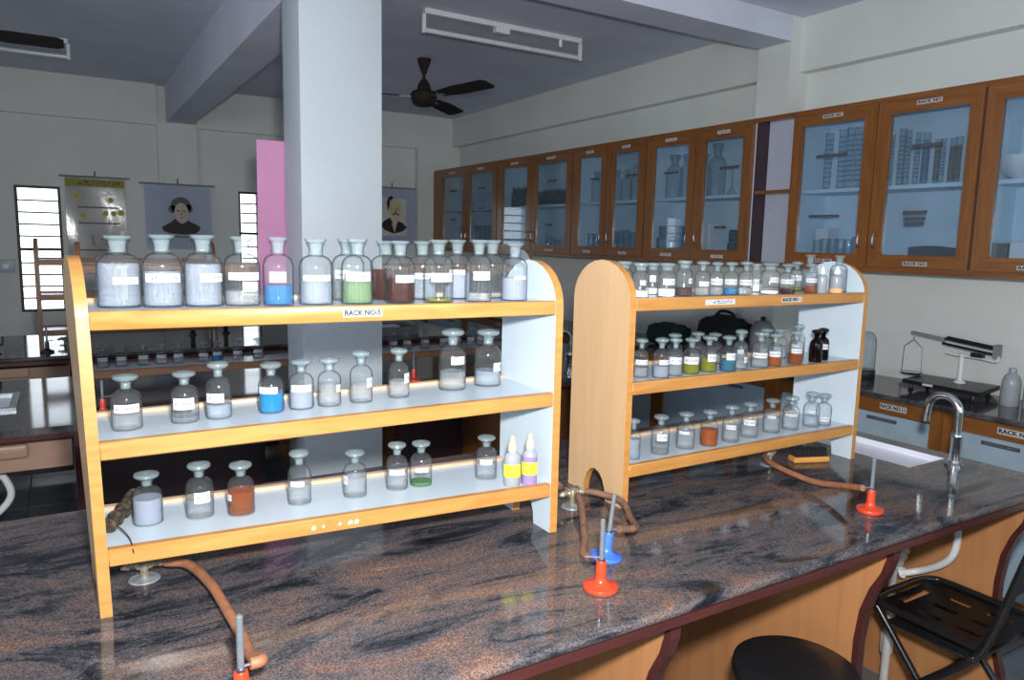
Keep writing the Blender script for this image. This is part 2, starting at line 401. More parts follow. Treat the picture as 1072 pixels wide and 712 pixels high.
def curved_label(r, a0, a1, z0, z1, n=10):
    bm = bmesh.new(); uv = bm.loops.layers.uv.new('UVMap')
    cols = []
    for k in range(n+1):
        a = a0+(a1-a0)*k/n
        x, y = r*math.sin(a), -r*math.cos(a)
        cols.append((bm.verts.new((x, y, z0)), bm.verts.new((x, y, z1)), k/n))
    for p, q in zip(cols, cols[1:]):
        f = bm.faces.new((p[0], q[0], q[1], p[1])); f.smooth = True
        for l, (u, v) in zip(f.loops, ((p[2], 0), (q[2], 0), (q[2], 1), (p[2], 1))): l[uv].uv = (u, v)
    return bm

# ------------------------------------------------------------------ room
XL, XR, YF, YB, ZC = -2.6, 3.90, -2.2, 7.70, 2.93
BAND_Z = 2.62
fo = struct('floor', bxm(XL-0.2, XR+0.2, YF-0.2, YB+0.2, -0.12, -0.004), GROUT, 'grey tiled floor under the benches')
tile_me = None
for i in range(11):
    for j in range(17):
        if tile_me is None:
            tile_me = bpy.data.meshes.new('tile'); b = bxm(-0.2975, 0.2975, -0.2975, 0.2975, -0.01, 0.0, bevel=0.0015, seg=1); b.to_mesh(tile_me); b.free(); tile_me.materials.append(TILE)
        obj('tile', tile_me, TILE, fo, (XL+0.3+0.6*i-0.05, YF+0.3+0.6*j-0.1, 0))
struct('ceiling', bxm(XL-0.2, XR+0.2, YF-0.2, YB+0.2, ZC, ZC+0.15), CEIL, 'blue grey painted ceiling slab')

def wall_holes(name, axis, at, thick, u0, u1, holes, label):
    # wall in plane axis=at, spanning u0..u1 and 0..ZC, with rectangular window holes (u0,u1,z0,z1)
    bm = bmesh.new()
    us = sorted({u0, u1, *[h[0] for h in holes], *[h[1] for h in holes]})
    zs = sorted({0.0, ZC, *[h[2] for h in holes], *[h[3] for h in holes]})
    for a, b in zip(us, us[1:]):
        for c, d in zip(zs, zs[1:]):
            mu, mz = (a+b)/2, (c+d)/2
            if any(h[0] < mu < h[1] and h[2] < mz < h[3] for h in holes): continue
            if axis == 'y': box(bm, a, b, at, at+thick, c, d)
            else: box(bm, at, at+thick, a, b, c, d)
    return struct(name, bm, WALL, label)
BW = [(-0.34, 0.0, 0.87, 1.97), (1.50, 1.70, 0.87, 2.01), (2.26, 2.64, 0.87, 2.01)]
wall_holes('wall_back', 'y', YB, 0.2, XL-0.2, XR+0.2, BW, 'far grey wall with narrow louvred windows')
LW_ADDED = [(-1.9, -0.3, 0.9, 2.4), (0.1, 1.7, 0.9, 2.4), (2.1, 3.7, 0.9, 2.4)]  # windows added outside the view to raise the ambient light
wall_holes('wall_left', 'x', XL-0.2, 0.2, YF-0.2, YB+0.2, LW_ADDED, 'left wall with wide windows added for daylight')
struct('wall_right', bxm(XR, XR+0.2, YF-0.2, YB+0.2, 0, ZC), WALL, 'grey painted right wall behind the cabinets')
FWN_ADDED = [(-2.0, -0.4, 0.9, 2.4), (0.2, 1.8, 0.9, 2.4), (2.2, 3.6, 0.9, 2.4)]  # more added windows, behind the camera, for ambient daylight
wall_holes('wall_front', 'y', YF-0.2, 0.2, XL-0.2, XR+0.2, FWN_ADDED, 'wall with windows added for daylight, opposite the far wall')

def window(name, axis, at, u0, u1, z0, z1, mids, nl, label):
    root = thing(name, label, 'window'); root['kind'] = 'structure'
    def bar(a, b, c, d, t0=0.02, t1=0.07):
        if axis == 'y': return bxm(a, b, at+t0, at+t1, c, d)
        return bxm(at-t1, at-t0, a, b, c, d)
    t = 0.022
    for a in ((u0, u1, z0, z0+t), (u0, u1, z1-t, z1), (u0, u0+t, z0+t, z1-t), (u1-t, u1, z0+t, z1-t)):
        obj('frame_bar', bar(*a), WINFRAME, root)
    for mz in mids:
        obj('transom', bar(u0+t, u1-t, mz-0.013, mz+0.013), WINFRAME, root)
    zz = [z0+t] + [v for mz in mids for v in (mz-0.013, mz+0.013)] + [z1-t]
    for k in range(0, len(zz), 2):
        a, b = zz[k], zz[k+1]; n = nl[k//2]
        for q in range(n):
            c = a+(b-a)*q/n+0.004; d = a+(b-a)*(q+1)/n-0.004
            bm = bmesh.new()
            if axis == 'y':
                box(bm, u0+t, u1-t, at+0.03, at+0.035, c, d)
                for v in bm.verts:
                    v.co.y += (0.014 if v.co.z > (c+d)/2 else -0.008)
            else:
                box(bm, at-0.035, at-0.03, u0+t, u1-t, c, d)
                for v in bm.verts:
                    v.co.x -= (0.014 if v.co.z > (c+d)/2 else -0.008)
            obj('louvre_pane', bm, LOUVRE, root)
            if q: obj('louvre_clip', bar(u0+t, u1-t, c-0.013, c+0.001, 0.005, 0.014), CLIP, root)
    return root
window('window_1', 'y', YB, *BW[0], [1.42], [5, 5], 'narrow louvred window left of the flower chart')
window('window_2', 'y', YB, *BW[1], [1.60], [6, 4], 'louvred window partly hidden by the pink sheet')
window('window_3', 'y', YB, *BW[2], [1.60], [6, 4], 'louvred window hidden behind the white pillar')
for k, h in enumerate(LW_ADDED):
    window('window_%d' % (4+k), 'x', XL, *h, [1.6], [5, 5], 'wide louvred window added for daylight in the left wall, number %s from the camera end' % ['one', 'two', 'three', 'four'][k])
for k, h in enumerate(FWN_ADDED):
    r = window('window_%d' % (7+k), 'y', YF-0.1, *h, [1.6], [5, 5], 'wide louvred window added for daylight behind the camera, %s one' % ['left', 'middle', 'right'][k])
def portal(axis, at, h, flip):
    L = bpy.data.lights.new('window_daylight', 'AREA'); L.shape = 'RECTANGLE'
    L.size = h[1]-h[0]; L.size_y = h[3]-h[2]; L.cycles.is_portal = True
    o = bpy.data.objects.new('window_daylight', L); COL.objects.link(o)
    u, z = (h[0]+h[1])/2, (h[2]+h[3])/2
    if axis == 'y':
        o.location = (u, at, z); o.rotation_euler = (PI/2*(1 if flip else -1), 0, 0)
    else:
        o.location = (at, u, z); o.rotation_euler = (PI/2, 0, -PI/2)
for h in BW: portal('y', YB+0.12, h, False)
for h in LW_ADDED: portal('x', XL-0.12, h, False)
for h in FWN_ADDED: portal('y', YF-0.15, h, True)

# wall beams, pilasters, ceiling beams, column
struct('trim_1', bxm(XR-0.08, XR, YF, 3.03, BAND_Z, ZC), WALL, 'wall beam above the near cabinets on the right')
struct('trim_2', bxm(XR-0.08, XR, 3.27, YB-0.05, BAND_Z, ZC), WALL, 'wall beam above the far cabinets on the right')
struct('trim_3', bxm(XR-0.17, XR, 3.03, 3.27, 0, ZC), WALL, 'shallow pilaster on the right wall under the ceiling beam')
struct('trim_4', bxm(XL, 0.79, YB-0.05, YB, 2.57, ZC), WALL, 'wall beam on the far wall left of its pilaster')
struct('trim_5', bxm(1.13, XR, YB-0.05, YB, 2.57, ZC), WALL, 'wall beam on the far wall right of its pilaster')
struct('trim_6', bxm(0.79, 1.13, YB-0.06, YB, 0, 2.60), WALL, 'flat pilaster on the far wall under the long ceiling beam')
struct('trim_7', bxm(3.38, XR-0.001, YB-0.09, YB, 0, 2.57), WALL, 'corner pilaster where the far wall meets the right wall')
struct('trim_8', bxm(0.87, 1.10, YF, YB-0.05, 2.60, ZC), CEIL, 'long ceiling beam running from the pillar to the far wall')
struct('trim_9', bxm(XL, XR-0.171, 3.03, 3.27, 2.785, ZC), CEIL, 'cross ceiling beam running from the pillar to the right wall')
struct('column', bxm(0.834, 1.18, 3.03, 3.29, 0, 2.93, bevel=0.006), COLPAINT, 'square white pillar standing between the benches')

# ------------------------------------------------------------------ benches
ZB = 0.88
def slab(bm, polys, z0, z1, bev=0.008):
    for p in polys: prism(bm, p, 'z', z0, z1)
def rect(x0, x1, y0, y1): return [(x0, y0), (x1, y0), (x1, y1), (x0, y1)]
def gusset_poly(y0, y1, z1):
    front = [(y0, z1), (y0, z1-0.07), (y0+0.012, z1-0.115), (y0+0.04, z1-0.17), (y0+0.062, z1-0.24), (y0+0.072, z1-0.33), (y0+0.072, z1-0.46),
             (y0+0.06, z1-0.56), (y0+0.035, z1-0.65), (y0+0.01, z1-0.72), (y0, z1-0.76), (y0, 0)]
    return front + [(y1, 0), (y1, z1)], front
def bench(name, label, x0, x1, y0, y1, tops, gussets, mat, sink=None, apron=None):
    root = thing(name, label, 'laboratory bench', (0, 0, 0))
    bm = bmesh.new()
    for p in tops: prism(bm, p, 'z', ZB-0.026, ZB)
    # round the front nosing
    tube(bm, [(tops[0][0][0], y0+0.0125, ZB-0.013), (max(q[0] for p in tops for q in p), y0+0.0125, ZB-0.013)], 0.013, seg=16, smooth=False) if len(tops) != 3 else None
    obj('worktop', bm, mat, root)
    z1 = ZB-0.026
    obj('front_edge_board', bxm(x0, x1, y0+0.006, y0+0.028, z1-0.02, z1) if len(tops) != 3 else
        bxm(x0, 0.832, y0+0.006, y0+0.028, z1-0.02, z1), MAROON, root)
    if len(tops) == 3: obj('front_edge_board', bxm(1.182, x1, y0+0.006, y0+0.028, z1-0.02, z1), MAROON, root)
    obj('end_edge_board', bxm(x1-0.022, x1-0.002, y0+0.03, y1-0.002, z1-0.02, z1), MAROON, root)
    obj('back_edge_board', bxm(x0, x1-0.023, y1-0.026, y1-0.004, z1-0.02, z1), MAROON, root)
    for gx in gussets:
        poly, front = gusset_poly(y0+0.048, y1-0.05, z1)
        g = obj('support_panel', prism(bmesh.new(), poly, 'x', gx, gx+0.024), BENCHLAM, root)
        bm = bmesh.new()
        for a, b in zip(front, front[1:]):
            va = [bm.verts.new(p) for p in ((gx-0.002, a[0]-0.006, a[1]), (gx+0.026, a[0]-0.006, a[1]), (gx+0.026, b[0]-0.006, b[1]), (gx-0.002, b[0]-0.006, b[1]))]
            vb = [bm.verts.new(p) for p in ((gx-0.002, a[0]+0.012, a[1]), (gx+0.026, a[0]+0.012, a[1]), (gx+0.026, b[0]+0.012, b[1]), (gx-0.002, b[0]+0.012, b[1]))]
            for f in ((0, 1, 2, 3),): bm.faces.new([va[i] for i in f])
            bm.faces.new((va[0], va[3], vb[3], vb[0])); bm.faces.new((va[1], vb[1], vb[2], va[2]))
        obj('edge_band', bm, MAROON, g)
    return root
SX0, SX1, SY0, SY1 = 2.315, 2.535, 1.30, 1.72
b1 = bench('laboratory_bench', 'near granite topped bench carrying both full bottle racks', -2.2, 2.60, 0.98, 2.09,
           [rect(-2.2, SX0, 0.993, 2.09), rect(SX0, SX1, 0.993, SY0), rect(SX0, SX1, SY1, 2.09), rect(SX1, 2.60, 0.993, 2.09)],
           [-1.3, -0.35, 1.018, 1.79, 2.535], GRANITE)
bm = bmesh.new()
for a in ((SX0, SX0+0.006, SY0, SY1, 0.858, ZB-0.001), (SX1-0.006, SX1, SY0, SY1, 0.858, ZB-0.001), (SX0+0.006, SX1-0.006, SY0, SY0+0.006, 0.858, ZB-0.001), (SX0+0.006, SX1-0.006, SY1-0.006, SY1, 0.858, ZB-0.001), (SX0, SX1, SY0, SY1, 0.850, 0.858)):
    box(bm, *a)
obj('sink_basin', bm, CERAMIC, b1)

b2 = bench('laboratory_bench', 'middle granite bench built around the white pillar', -2.2, 2.60, 3.07, 4.12,
           [rect(-2.2, 0.832, 3.07, 3.30), rect(1.182, 2.60, 3.07, 3.30), rect(-2.2, 2.60, 3.30, 4.12)],
           [-1.3, 0.0, 1.30, 1.9, 2.535], GRANITE_D)
b3 = bench('laboratory_bench', 'far granite bench below the chart and portraits', -2.2, 2.60, 4.84, 5.90,
           [rect(-2.2, 2.60, 4.853, 5.90)], [-1.3, 0.0, 1.3, 2.535], GRANITE_D)
for root, y0 in ((b2, 3.07), (b3, 4.84)):
    segs = ((-1.27, -0.01), (0.03, 0.80)) if y0 < 4 else ((-1.27, -0.01), (0.03, 1.29), (1.33, 2.52))
    for a, b in segs:
        ap = obj('apron', bxm(a, b, y0+0.02+0.03, y0+0.075, 0.715, 0.815), BENCHLAM_SHADED, root)
    if y0 < 4:
        obj('drawer_front', bxm(-0.75, -0.145, y0+0.028, y0+0.049, 0.765, 0.818, bevel=0.012, seg=3), BENCHLAM_SHADED, root)
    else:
        obj('drawer_front', bxm(-0.75, -0.20, y0+0.028, y0+0.049, 0.765, 0.818, bevel=0.004, seg=1), BENCHLAM_SHADED, root)
for a, b in ((0.03, 0.80), (1.33, 1.89), (1.93, 2.52)):
    obj('back_board', bxm(a, b, 3.62, 3.64, 0.05, 0.85), DARKPANEL, b2)
for a, b in ((-1.27, -0.01), (0.03, 1.29), (1.33, 2.52)):
    obj('back_board', bxm(a, b, 5.4, 5.42, 0.05, 0.85), DARKPANEL, b3)

# ------------------------------------------------------------------ bottle racks
def panel_poly(D, H, straight, n=12):
    p = [(0.0, 0.0)]
    p += [(0.0, straight*0.5), (0.0, straight)]
    for k in range(1, n):
        a = PI - PI*k/n
        p.append((D/2+D/2*math.cos(a), straight+(H-straight)*math.sin(a)))
    p += [(D, straight), (D, straight*0.5), (D, 0.0), (D/2+0.05, 0.0)]
    for k in range(1, 8):
        a = PI*k/8
        p.append((D/2+0.05*math.cos(a), 0.078*math.sin(a)))
    p.append((D/2-0.05, 0.0))
    return p
def rack(name, label, loc, L, zs, warp=None, group=None, D=0.245, H=0.657, rotz=0.0, wd=None, tan=None):
    wd = wd or RACKWOOD; tan = tan or TANLAM
    root = thing(name, label, 'bottle rack', loc, rotz, group)
    W = warp or (lambda x, y, z: (x, y, z))
    def warped(bm):
        for v in bm.verts: v.co = Vector(W(*v.co))
        return bm
    T = 0.02
    poly = panel_poly(D, H, 0.55)
    for k, x in enumerate((0, L-T)):
        bm = bmesh.new()
        mats = (0, 1, 2) if k == 0 else (1, 0, 2)
        prism(bm, poly, 'x', x, x+T, mats)
        obj('side_panel', warped(bm), [tan, WHITELAM, wd], root)
    shelves = []
    for zl, zr in zs:
        def zt(x): return zl+(zr-zl)*x/L
        def tilt(bm):
            for v in bm.verts: v.co.z += zt(v.co.x)
            return warped(bm)
        s = obj('shelf', tilt(bxm(T, L-T, 0.018, D-0.018, -0.026, -0.002)), WHITELAM, root)
        obj('front_lip', tilt(bxm(T, L-T, 0.0, 0.018, -0.033, 0.0, bevel=0.002, seg=1)), wd, s)
        obj('back_lip', tilt(bxm(T, L-T, D-0.018, D, -0.033, 0.006, bevel=0.002, seg=1)), RACKBACK if wd is RACKWOOD else wd, s)
        shelves.append(s)
    return root, shelves
SHADEDWOOD = wood('shaded_brown_rack_wood', (0.17, 0.075, 0.035), (0.25, 0.12, 0.06), (3, 26, 26), 0.5)  # brown rack wood, darkened for the shade behind the near racks
R1X, R1Y, R1L = 0.018, 1.462, 0.977
def warp1(x, y, z):
    s = 1-x/R1L
    return (x - s*(0.014*min(z, 0.6)/0.6) - s*0.06*y*(0.4+0.6*z/0.6) + s*0.006, y-0.0585*x/R1L, z)
rk1, sh1 = rack('bottle_rack', 'near left three tier wooden rack with the RACK NO-5 sign', (R1X, R1Y, ZB), R1L, [(0.563, 0.565), (0.328, 0.347), (0.128, 0.123)], warp1)
rk2, sh2 = rack('bottle_rack', 'near right three tier wooden rack beside the white sink', (1.237, 1.449, ZB), 1.008, [(0.561, 0.560), (0.339, 0.339), (0.115, 0.116)])
rk3, sh3 = rack('bottle_rack', 'wooden rack on the middle bench, left of the pillar', (0.04, 3.52, ZB), 0.99, [(0.563, 0.563), (0.34, 0.34), (0.117, 0.117)], wd=SHADEDWOOD, tan=SHADEDWOOD)
rk4, sh4 = rack('bottle_rack', 'wooden rack on the middle bench, right of the pillar', (1.28, 3.50, ZB), 0.99, [(0.563, 0.563), (0.34, 0.34), (0.117, 0.117)], wd=SHADEDWOOD, tan=SHADEDWOOD)
rk5, sh5 = rack('bottle_rack', 'empty wooden rack on the far bench, in front of the left window', (-0.15, 5.08, ZB), 0.99, [(0.535, 0.535), (0.33, 0.33), (0.12, 0.12)], wd=SHADEDWOOD, tan=SHADEDWOOD)
# signs on the racks
def rack_sign(shelf, x, z, w, h, txt, yoff, rz=0.0):
    o = obj('rack_sign', sheet(w, h), PLAINPAPER if txt else PAPER2, shelf, (x, yoff, z)); o.rotation_euler = (0, 0, rz)
    if txt:
        me = text_mesh(txt, h*0.92); me.materials.append(INK)
        t = obj('sign_lettering', me, INK, shelf, (x, yoff-0.0016, z)); t.rotation_euler = (PI/2, 0, rz)
        bw = max(v.co.x for v in me.vertices)-min(v.co.x for v in me.vertices)
        t.scale = (w*0.93/bw, 1, 1)
    return o
s = rack_sign(sh1[0], 0.497, 0.549, 0.081, 0.0165, 'RACK NO-5', -0.0585*0.497/R1L-0.0008, -0.0598)
rack_sign(sh2[0], 0.325, 0.545, 0.115, 0.015, None, -0.0005)
rack_sign(sh2[0], 0.62, 0.545, 0.075, 0.015, 'RACK NO', -0.0005)
rack_sign(sh2[0], 0.664, 0.545, 0.018, 0.014, None, -0.0007)
for x, w, h in ((0.392, 0.010, 0.009), (0.412, 0.006, 0.006), (0.446, 0.007, 0.007), (0.468, 0.012, 0.009), (0.481, 0.011, 0.010)):
    bm = bmesh.new()
    prism(bm, [(-w/2, -h/2), (w/2*0.8, -h/2), (w/2, h*0.2), (w*0.15, h/2), (-w*0.3, h*0.3)], 'y', -0.001, 0.0)
    obj('paint_smudge', bm, PLAINPAPER, sh1[2], (x, -0.0585*x/R1L-0.0002, 0.1085))

# ------------------------------------------------------------------ bottles
ORD = ['leftmost', 'second', 'third', 'fourth', 'fifth', 'sixth', 'seventh', 'eighth', 'ninth', 'tenth', 'eleventh', 'twelfth', 'thirteenth', 'fourteenth', 'fifteenth', 'sixteenth', 'seventeenth', 'eighteenth', 'nineteenth', 'twentieth']
def body_profile(kind, r, h):
    if kind == 'R':      # narrow-neck reagent bottle, mushroom stopper
        zs, zn, zl = 0.52*h, 0.70*h, 0.86*h
        nr = 0.40*r
        p = [(0.0, 0.012*h), (0.80*r, 0.010*h), (0.93*r, 0.0), (0.99*r, 0.02*h), (r, 0.05*h), (r, zs)]
        for k in range(1, 8):
            a = PI/2*k/8
            p.append((nr+(r-nr)*math.cos(a), zs+(zn-zs)*math.sin(a)))
        p += [(nr, zn+0.01*h), (nr*0.97, zl-0.05*h), (nr*1.30, zl-0.015*h), (nr*1.36, zl), (nr*0.98, zl)]
    elif kind == 'F':    # large bottle, flat-topped stopper
        zs, zn, zl = 0.56*h, 0.745*h, 0.94*h
        nr = 0.44*r
        p = [(0.0, 0.012*h), (0.82*r, 0.010*h), (0.95*r, 0.0), (0.995*r, 0.018*h), (r, 0.04*h), (r, zs)]
        for k in range(1, 9):
            a = PI/2*k/9
            p.append((nr+(r-nr)*math.cos(a), zs+(zn-zs)*math.sin(a)))
        p += [(nr, zn+0.01*h), (nr*0.97, zl-0.07*h), (nr*1.3, zl-0.01*h), (nr*1.38, zl), (nr*1.0, zl)]
    elif kind == 'J':    # wide-mouth jar
        zs, zn, zl = 0.60*h, 0.73*h, 0.88*h
        nr = 0.66*r
        p = [(0.0, 0.012*h), (0.82*r, 0.010*h), (0.95*r, 0.0), (r, 0.03*h), (r, zs)]
        for k in range(1, 7):
            a = PI/2*k/7
            p.append((nr+(r-nr)*math.cos(a), zs+(zn-zs)*math.sin(a)))
        p += [(nr, zn+0.02*h), (nr, zl-0.05*h), (nr*1.16, zl-0.015*h), (nr*1.18, zl), (nr*0.95, zl)]
    return p, nr, zs, zn, zl
def stopper_profile(kind, r, h, nr, zl):
    if kind == 'R':
        return [(0.0, zl-0.13*h), (nr*0.72, zl-0.13*h), (nr*0.92, zl), (nr*1.0, zl+0.012*h), (0.70*r, zl+0.022*h), (0.82*r, zl+0.045*h), (0.85*r, zl+0.075*h), (0.78*r, zl+0.105*h), (0.45*r, h*0.99), (0.0, h)]
    if kind == 'F':
        return [(0.0, zl-0.17*h), (nr*0.72, zl-0.17*h), (nr*0.95, zl-0.01*h), (nr*1.25, zl+0.012*h), (0.64*r, zl+0.034*h), (0.66*r, h*0.99), (0.62*r, h), (0.0, h)]
    return [(0.0, zl-0.10*h), (nr*0.85, zl-0.10*h), (nr*0.93, zl+0.005*h), (nr*1.25, zl+0.02*h), (nr*1.32, zl+0.07*h), (nr*1.2, h*0.985), (0.0, h)]
def bottle(x, y, z, r, h, kind, liq, lev, lab, label, group, glass=None, name='reagent_bottle', spin=0.0):
    root = thing(name, label, 'bottle', (x, y, z), math.atan2(-x, y)+spin, group)
    p, nr, zs, zn, zl = body_profile(kind, r, h)
    obj('glass_body', lath(p, seg=32, cap0=False, cap1=False), glass or GLASS, root)
    obj('stopper', lath(stopper_profile(kind, r, h, nr, zl), seg=28, cap0=False, cap1=False), glass if glass is GLASS_D else STOPPER, root)
    if liq is not None and lev > 0:
        ri = 0.945*r; zt = lev*h
        q = [(0.0, 0.022*h), (0.80*ri, 0.022*h), (0.96*ri, 0.032*h), (ri, 0.06*h)]
        if zt <= zs:
            q += [(ri, zt-0.004), (ri*0.985, zt)]
        else:
            q += [(ri, zs)]
            for k in range(1, 6):
                a = PI/2*k/8; zz = zs+(zn-zs)*math.sin(a)
                if zz < zt: q.append((0.95*(nr+(r-nr)*math.cos(a)), zz))
            q.append((q[-1][0]*0.97, zt))
        q.append((0.0, zt))
        nm = 'powder' if liq in (P_WHITE, P_BROWN, P_PEACH) else 'liquid'
        obj(nm, lath(q, seg=28, cap0=False, cap1=False), liq, root)
    if lab:
        c, hw, z0, z1 = lab
        obj('paper_label', curved_label(r*1.012, c-hw, c+hw, z0*h, z1*h), PAPER, root)
    return root
LBL = (0.1, 0.75, 0.33, 0.47)
def row(rackname, zshelf, items, group, hidden_note=''):
    # items: (x, y, r, h, kind, liquid, level, label patch, description, position phrase)
    for (x, y, r, h, kind, liq, lev, lab, desc, pos) in items:
        bottle(x, y, zshelf(x), r, h, kind, liq, lev, lab, '%s, %s %s' % (desc, pos, rackname), group, GLASS_D if 'dark' in desc else None, spin=0.0)
NONE = None
# near left rack, top shelf
A = [  # x, y, r, h, liquid, level, label, desc, row
 (0.086,1.56,0.038,0.133,L_HAZE,0.62,(0.35,0.62,0.33,0.43),'tall bottle of hazy liquid','F'),
 (0.159,1.545,0.0355,0.136,L_HAZE,0.50,(0.02,0.95,0.35,0.47),'tall bottle of hazy liquid with wide label','F'),
 (0.230,1.535,0.035,0.137,L_HAZE,0.60,(0.55,0.7,0.35,0.47),'tall bottle of hazy liquid','F'),
 (0.301,1.53,0.0345,0.136,L_CLEAR,0.22,(0.15,0.95,0.38,0.49),'tall nearly empty bottle','F'),
 (0.367,1.51,0.030,0.136,L_SKY,0.30,(-0.05,0.55,0.35,0.50),'tall bottle of sky blue liquid','F'),
 (0.443,1.51,0.034,0.134,L_HAZE,0.40,(0.1,0.9,0.37,0.46),'tall bottle of pale liquid','F'),
 (0.528,1.50,0.033,0.136,L_GREENISH,0.36,(0.1,0.85,0.36,0.50),'tall bottle of pale green liquid','F'),
 (0.621,1.49,0.032,0.134,L_RED,0.42,(0.45,0.75,0.34,0.46),'tall bottle of red brown liquid','F'),
 (0.708,1.48,0.033,0.138,L_OLIVE,0.07,(0.3,0.8,0.34,0.48),'tall bottle with yellow green dregs','F'),
 (0.804,1.47,0.030,0.140,L_CLEAR,0.15,(0.3,0.7,0.36,0.50),'tall nearly empty bottle','F'),
 (0.899,1.47,0.031,0.134,L_MILK,0.40,(0.5,0.5,0.38,0.44),'tall bottle of milky liquid','F'),
 (0.542,1.60,0.036,0.135,L_CLEAR,0.3,(-0.4,0.5,0.36,0.50),'tall clear bottle','B'),
 (0.629,1.592,0.036,0.133,L_RED,0.52,NONE,'tall bottle of brown liquid','B'),
 (0.712,1.575,0.033,0.134,L_HAZE,0.4,(0.0,0.6,0.36,0.46),'tall bottle of pale liquid','B'),
 (0.795,1.56,0.032,0.139,L_MILK,0.45,(0.0,0.6,0.42,0.5),'tall bottle of milky lavender liquid','B'),
 (0.890,1.56,0.033,0.140,L_CLEAR,0.1,NONE,'tall nearly empty bottle','B')]
nF = nB = 0
for (x, y, r, h, lq, lv, lb, de, rw) in A:
    if rw == 'F':
        pos = ('%s from left' % ORD[nF] if nF else 'leftmost')+', left rack top front row'; nF += 1
    else:
        pos = ('%s from left' % ORD[nB] if nB else 'leftmost')+', left rack top back row'; nB += 1
    bottle(x, y, ZB+0.562, r, h, 'F', lq, lv, lb, '%s, %s' % (de, pos), 'tall bottles on the top shelf of the near left rack')
def simple_row(rackname, zf, items, kind, group):
    for n, it in enumerate(items):
        x, y, r, h, lq, lv, lb, de = it[:8]
        kd = it[8] if len(it) > 8 else kind
        pos = ('%s from left' % ORD[n]) if n else 'leftmost'
        if n == len(items)-1: pos = 'rightmost'
        bottle(x, y, zf(x), r, h, kd, lq, lv, lb, '%s, %s, %s' % (de, pos, rackname), group, GLASS_D if 'dark glass' in de else None)
simple_row('left rack middle shelf', lambda x: ZB+0.326+0.019*(x-R1X)/R1L, [
 (0.088,1.556,0.027,0.108,L_CLEAR,0.30,(0.0,0.9,0.33,0.48),'small clear bottle one third full'),
 (0.191,1.559,0.026,0.104,L_CLEAR,0.12,(-0.1,0.8,0.28,0.50),'small nearly empty clear bottle'),
 (0.255,1.561,0.025,0.117,L_HAZE,0.25,(-0.35,0.75,0.30,0.46),'small clear bottle with low liquid'),
 (0.359,1.558,0.026,0.107,L_BLUE,0.40,(-0.3,0.8,0.40,0.53),'small bottle of bright blue liquid'),
 (0.423,1.561,0.026,0.108,L_MILK,0.40,(0.0,0.9,0.36,0.50),'small bottle of milky pale blue liquid'),
 (0.483,1.556,0.025,0.107,L_CLEAR,0.46,(0.9,0.3,0.30,0.45),'small bottle half full of clear liquid'),
 (0.555,1.555,0.025,0.117,L_CLEAR,0.36,(0.9,0.4,0.30,0.48),'small bottle one third full of clear liquid'),
 (0.647,1.559,0.024,0.115,L_CLEAR,0.34,(0.95,0.4,0.30,0.50),'small bottle one third full of clear liquid'),
 (0.793,1.575,0.033,0.149,L_CLEAR,0.30,(0.45,0.55,0.43,0.56),'large bottle one third full of clear liquid'),
 (0.891,1.575,0.033,0.142,L_HAZE,0.27,(0.9,0.45,0.27,0.42),'large bottle one quarter full of clear liquid')], 'R', 'bottles on the middle shelf of the near left rack')
simple_row('left rack bottom shelf', lambda x: ZB+0.126-0.005*(x-R1X)/R1L, [
 (0.118,1.579,0.028,0.106,L_MILK,0.50,NONE,'small bottle of cloudy lavender grey liquid'),
 (0.214,1.571,0.027,0.115,L_CLEAR,0.34,(0.2,0.6,0.30,0.50),'small clear bottle with blurred white label'),
 (0.291,1.549,0.027,0.111,L_AMBER,0.46,(-1.1,0.35,0.30,0.42),'small bottle of amber liquid'),
 (0.414,1.556,0.025,0.119,L_CLEAR,0.35,(-0.2,0.6,0.36,0.46),'small bottle one third full of clear liquid'),
 (0.536,1.546,0.026,0.106,L_CLEAR,0.42,(-1.0,0.35,0.30,0.48),'small bottle of clear liquid'),
 (0.639,1.550,0.025,0.111,L_CLEAR,0.36,(0.0,0.75,0.34,0.46),'small bottle of clear liquid'),
 (0.699,1.548,0.026,0.108,L_GREEN,0.10,(0.1,0.6,0.34,0.44),'small bottle with green dregs'),
 (0.863,1.525,0.026,0.108,L_CLEAR,0.36,(0.0,0.6,0.36,0.48),'small bottle of clear liquid')], 'R', 'bottles on the bottom shelf of the near left rack')
# near right rack
zt2 = lambda x: ZB+0.5585
T2F = [
 (1.312,1.50,0.023,0.094,P_WHITE,0.20,(0.3,0.35,0.36,0.5),'wide mouth jar of white powder','J'),
 (1.406,1.50,0.025,0.094,P_WHITE,0.24,(0.3,0.7,0.36,0.54),'broad wide mouth jar of white powder','J'),
 (1.480,1.51,0.023,0.101,P_BROWN,0.24,(0.9,0.35,0.36,0.5),'jar of dark brown powder','J'),
 (1.541,1.50,0.022,0.100,L_CLEAR,0.25,(0.3,0.7,0.28,0.42),'small bottle of clear liquid','R'),
 (1.598,1.50,0.020,0.098,L_CLEAR,0.25,(0.0,0.9,0.32,0.50),'small bottle with wide white label','R'),
 (1.656,1.50,0.021,0.098,L_SKY,0.22,(0.0,0.9,0.32,0.48),'small bottle with blue contents','R'),
 (1.707,1.49,0.021,0.100,L_CLEAR,0.22,(0.0,0.95,0.30,0.46),'small bottle of clear liquid with wide label','R'),
 (1.824,1.50,0.0285,0.096,P_WHITE,0.12,(0.55,0.5,0.38,0.54),'large wide mouth jar with white powder','J'),
 (1.892,1.49,0.0245,0.094,L_RED,0.18,(0.0,0.85,0.34,0.48),'small bottle of red liquid','R'),
 (2.004,1.49,0.0205,0.095,L_AMBER,0.26,(0.1,0.85,0.36,0.50),'small bottle of amber liquid','R'),
 (2.183,1.52,0.027,0.119,L_MILK,0.62,NONE,'tall milky white bottle','F')]
